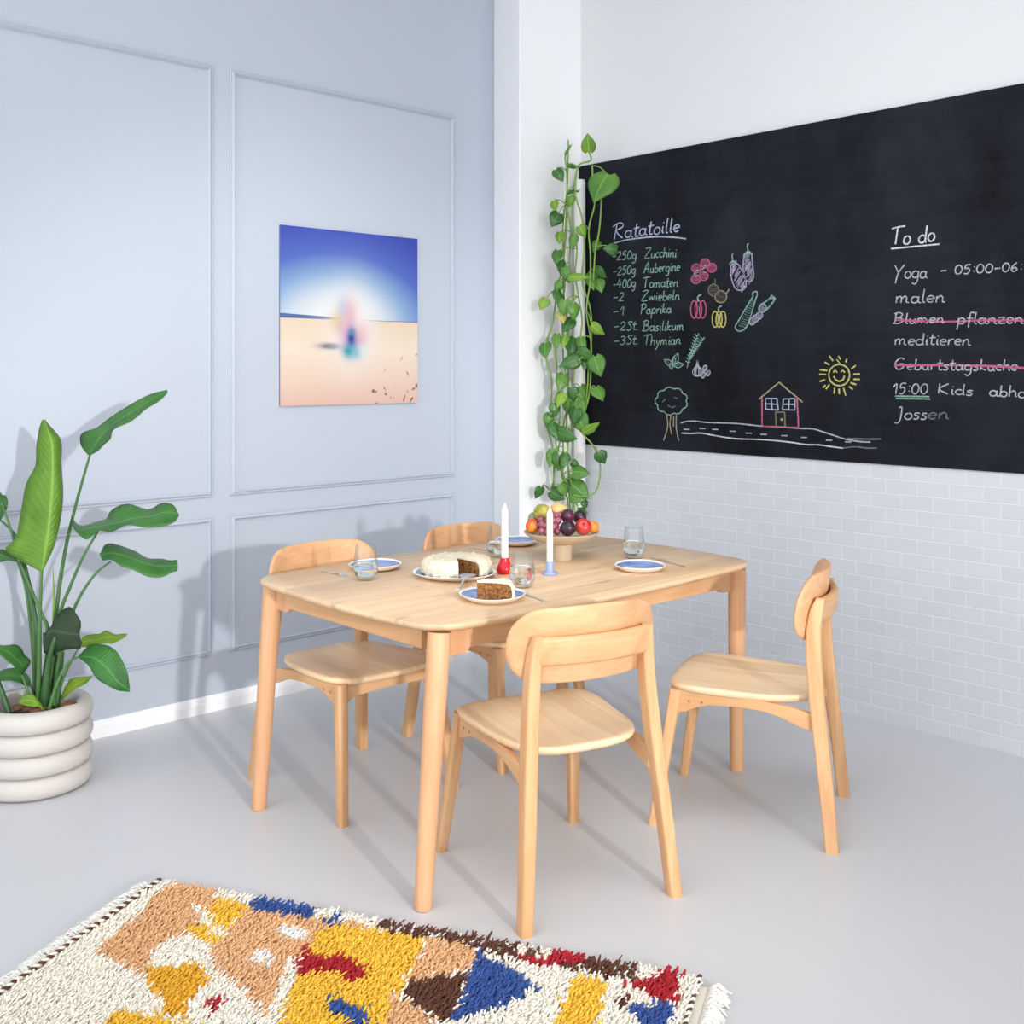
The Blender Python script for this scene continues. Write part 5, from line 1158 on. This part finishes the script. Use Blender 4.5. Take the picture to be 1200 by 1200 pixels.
PATCH = [
 (1, [r4(*p) for p in [(745, 85), (870, 95), (1000, 130), (960, 190), (900, 160), (890, 200), (940, 240), (860, 300), (760, 330), (690, 390), (680, 480), (640, 500), (520, 420), (430, 400), (470, 340), (600, 240)]]),
 (7, [r4(*p) for p in [(1000, 140), (1060, 145), (1150, 165), (1130, 200), (1040, 285), (960, 220), (950, 190)]]),
 (7, [r4(*p) for p in [(900, 250), (950, 260), (960, 300), (1030, 310), (990, 350), (930, 330), (850, 300)]]),
 (1, [r4(*p) for p in [(1150, 170), (1700, 260), (1700, 330), (1500, 400), (1330, 420), (1290, 560), (1230, 680), (1150, 590), (1010, 480), (970, 390), (1040, 310)]]),
 (2, [r4(*p) for p in [(690, 460), (820, 460), (910, 430), (960, 530), (880, 600), (850, 690), (790, 680), (740, 670), (745, 610), (690, 560), (660, 500)]]),
 (3, [r4(*p) for p in [(940, 630), (1010, 585), (1040, 615), (1000, 650), (985, 690)]]),
 (2, [r4(*p) for p in [(470, 712), (510, 705), (520, 760), (460, 760)]]),
 (4, [rm_(*p) for p in [(35, 60), (130, 85), (320, 110), (330, 150), (150, 125), (35, 110)]]),
 (4, [rm_(*p) for p in [(365, 150), (440, 145), (450, 185), (400, 170)]]),
 (6, [rm_(*p) for p in [(165, 180), (215, 165), (320, 215), (300, 255), (200, 240), (160, 205)]]),
 (6, [rm_(*p) for p in [(85, 275), (165, 320), (125, 385), (20, 345)]]),
 (7, [rm_(*p) for p in [(350, 215), (420, 180), (540, 195), (700, 215), (860, 235), (830, 330), (760, 460), (730, 500), (690, 610), (660, 700), (140, 700), (170, 610), (250, 430), (320, 290)]]),
 (3, [rm_(*p) for p in [(290, 265), (325, 320), (420, 335), (440, 310), (520, 340), (600, 400), (540, 440), (490, 450), (460, 410), (400, 395), (320, 400), (260, 420), (240, 380)]]),
 (4, [rm_(*p) for p in [(400, 530), (430, 520), (570, 570), (620, 700), (540, 700), (470, 610), (400, 580)]]),
 (5, [rm_(*p) for p in [(620, 170), (700, 175), (820, 205), (980, 220), (1200, 270), (1300, 310), (1300, 350), (1100, 290), (960, 250), (820, 235), (700, 210), (630, 200)]]),
 (1, [rm_(*p) for p in [(870, 240), (1000, 260), (1110, 300), (1070, 390), (900, 420), (770, 450), (830, 340)]]),
 (5, [rm_(*p) for p in [(800, 450), (900, 420), (1060, 410), (1010, 520), (980, 640), (880, 600), (780, 530), (735, 490)]]),
 (1, [rm_(*p) for p in [(710, 500), (790, 560), (900, 610), (920, 720), (650, 720)]]),
 (4, [rm_(*p) for p in [(1120, 290), (1160, 340), (1300, 400), (1380, 470), (1320, 520), (1230, 560), (1120, 600), (980, 640), (1020, 540), (1070, 390)]]),
 (3, [rr_(*p) for p in [(170, 160), (280, 180), (440, 140), (490, 165), (545, 185), (460, 205), (280, 210), (190, 190)]]),
 (5, [rr_(*p) for p in [(190, 135), (250, 140), (280, 175), (200, 160)]]),
 (5, [rr_(*p) for p in [(545, 180), (610, 185), (740, 235), (700, 275), (600, 265), (380, 225), (360, 200), (480, 200)]]),
 (7, [rr_(*p) for p in [(425, 260), (595, 285), (580, 360), (540, 480), (500, 560), (320, 560), (350, 450), (410, 350)]]),
 (3, [rr_(*p) for p in [(660, 285), (740, 285), (850, 250), (945, 270), (920, 380), (890, 385), (800, 350), (700, 300)]]),
 (4, [rr_(*p) for p in [(670, 410), (760, 400), (890, 385), (905, 440), (870, 500), (780, 500), (720, 440)]]),
 (5, [rr_(*p) for p in [(640, 370), (690, 340), (720, 320), (660, 400), (630, 400)]]),
]
PU = [(ci, [rug_uv(*p) for p in poly]) for ci, poly in PATCH]
def inside(poly, x, y):
    r = False; j = len(poly) - 1
    for i in range(len(poly)):
        xi, yi = poly[i]; xj, yj = poly[j]
        if (yi > y) != (yj > y) and x < (xj - xi) * (y - yi) / (yj - yi) + xi: r = not r
        j = i
    return r
def rug_col(u, v):
    c = 0; v = max(v, .032)
    for ci, poly in PU:
        if inside(poly, u, v): c = ci
    if v > .50 and c == 0:   # the part of the rug below the picture repeats the patchwork
        if (int(u / .31) + int(v / .27)) % 3 == 0: c = (1, 7, 4, 1, 5)[int(u / .31) % 5]
    return c
base = MB(); base.box((RW / 2, sgn * RL / 2, .006), (RW, RL, .012)); base.build('rug_backing', RC[0], rug, smooth=0)
random.seed(5)
pile = MB()
nu = int(RW / .0066); nv = int(RL / .0070); V = []; Fc = []; Mi = []
for iu in range(nu + 1):
    for iv in range(nv + 1):
        u = .024 + (RW - .060) * (iu + random.uniform(-.55, .55)) / nu; v = RL * (iv + random.uniform(-.5, .5)) / nv
        ci = rug_col(u + random.gauss(0, .003), v + random.gauss(0, .003))
        if ci == 5 and v < .07 and random.random() < .35: ci = 6
        h_ = random.uniform(.016, .026) * (.8 if ci == 6 else 1); w = random.uniform(.0034, .0046)
        ln = Vector((random.gauss(.22, .30), random.gauss(-.50, .30), 0)) * .020
        a = random.uniform(0, 6.28); b0 = Vector((u, v, .010)); o = len(V)
        m = b0 + ln * .45 + Vector((0, 0, h_ * .65)); tp = b0 + ln * 1.25 + Vector((random.gauss(0, .003), random.gauss(0, .003), h_))
        for c_, ww in ((b0, w * .8), (m, w * 1.05)):
            for k in range(4): V.append((c_.x + ww * cos(a + k * 1.571), sgn * (c_.y + ww * sin(a + k * 1.571)), c_.z))
        for k in range(4): V.append((tp.x + w * .62 * cos(a + k * 1.571), sgn * (tp.y + w * .62 * sin(a + k * 1.571)), tp.z - .001))
        fs = [(o + l * 4 + k, o + l * 4 + (k + 1) % 4, o + l * 4 + 4 + (k + 1) % 4, o + l * 4 + 4 + k) for l in range(2) for k in range(4)] + [(o + 8, o + 9, o + 10, o + 11)]
        Fc += fs; Mi += [ci] * len(fs)
pile.v = V; pile.f = Fc; pile.m = Mi
po = pile.build('pile', RC, rug, smooth=180, clean=False); po['kind'] = 'stuff'
# fringe along the two short sides and the twisted brown edging cords
for side in (0, 1):
    fr = MB()
    for i in range(300):
        v = RL * i / 300; x0 = 0.004 if side == 0 else RW - .004; d = -1 if side == 0 else 1
        for q in range(2):
            l = random.uniform(.034, .064) if side == 0 else random.uniform(.026, .056); sk = random.gauss(.006, .009)
            fr.tube([(x0, sgn * v, .010), (x0 + d * l * .5, sgn * (v + sk * .5), .016 + random.uniform(0, .012)), (x0 + d * l, sgn * (v + sk), .003 + random.uniform(0, .010))], [.0026, .0030, .0020], 5)
    fo = fr.build('fringe', M_fringe, rug, smooth=180, clean=False); fo['kind'] = 'stuff'
    cd_ = MB(); x0 = .010 if side == 0 else RW - .026
    for ph in (0, pi):
        cd_.tube([(x0 + .0028 * cos(i * .9 + ph), sgn * (-.018 + i * .004), .026 + .0032 * sin(i * .9 + ph)) for i in range(int((RL + .015) / .004))], .0038, 6, mi=0 if ph == 0 else 1)
    cd_.build('edging_cord', [RC[5], RC[0] if side == 0 else RC[6]], rug, smooth=180, clean=False)
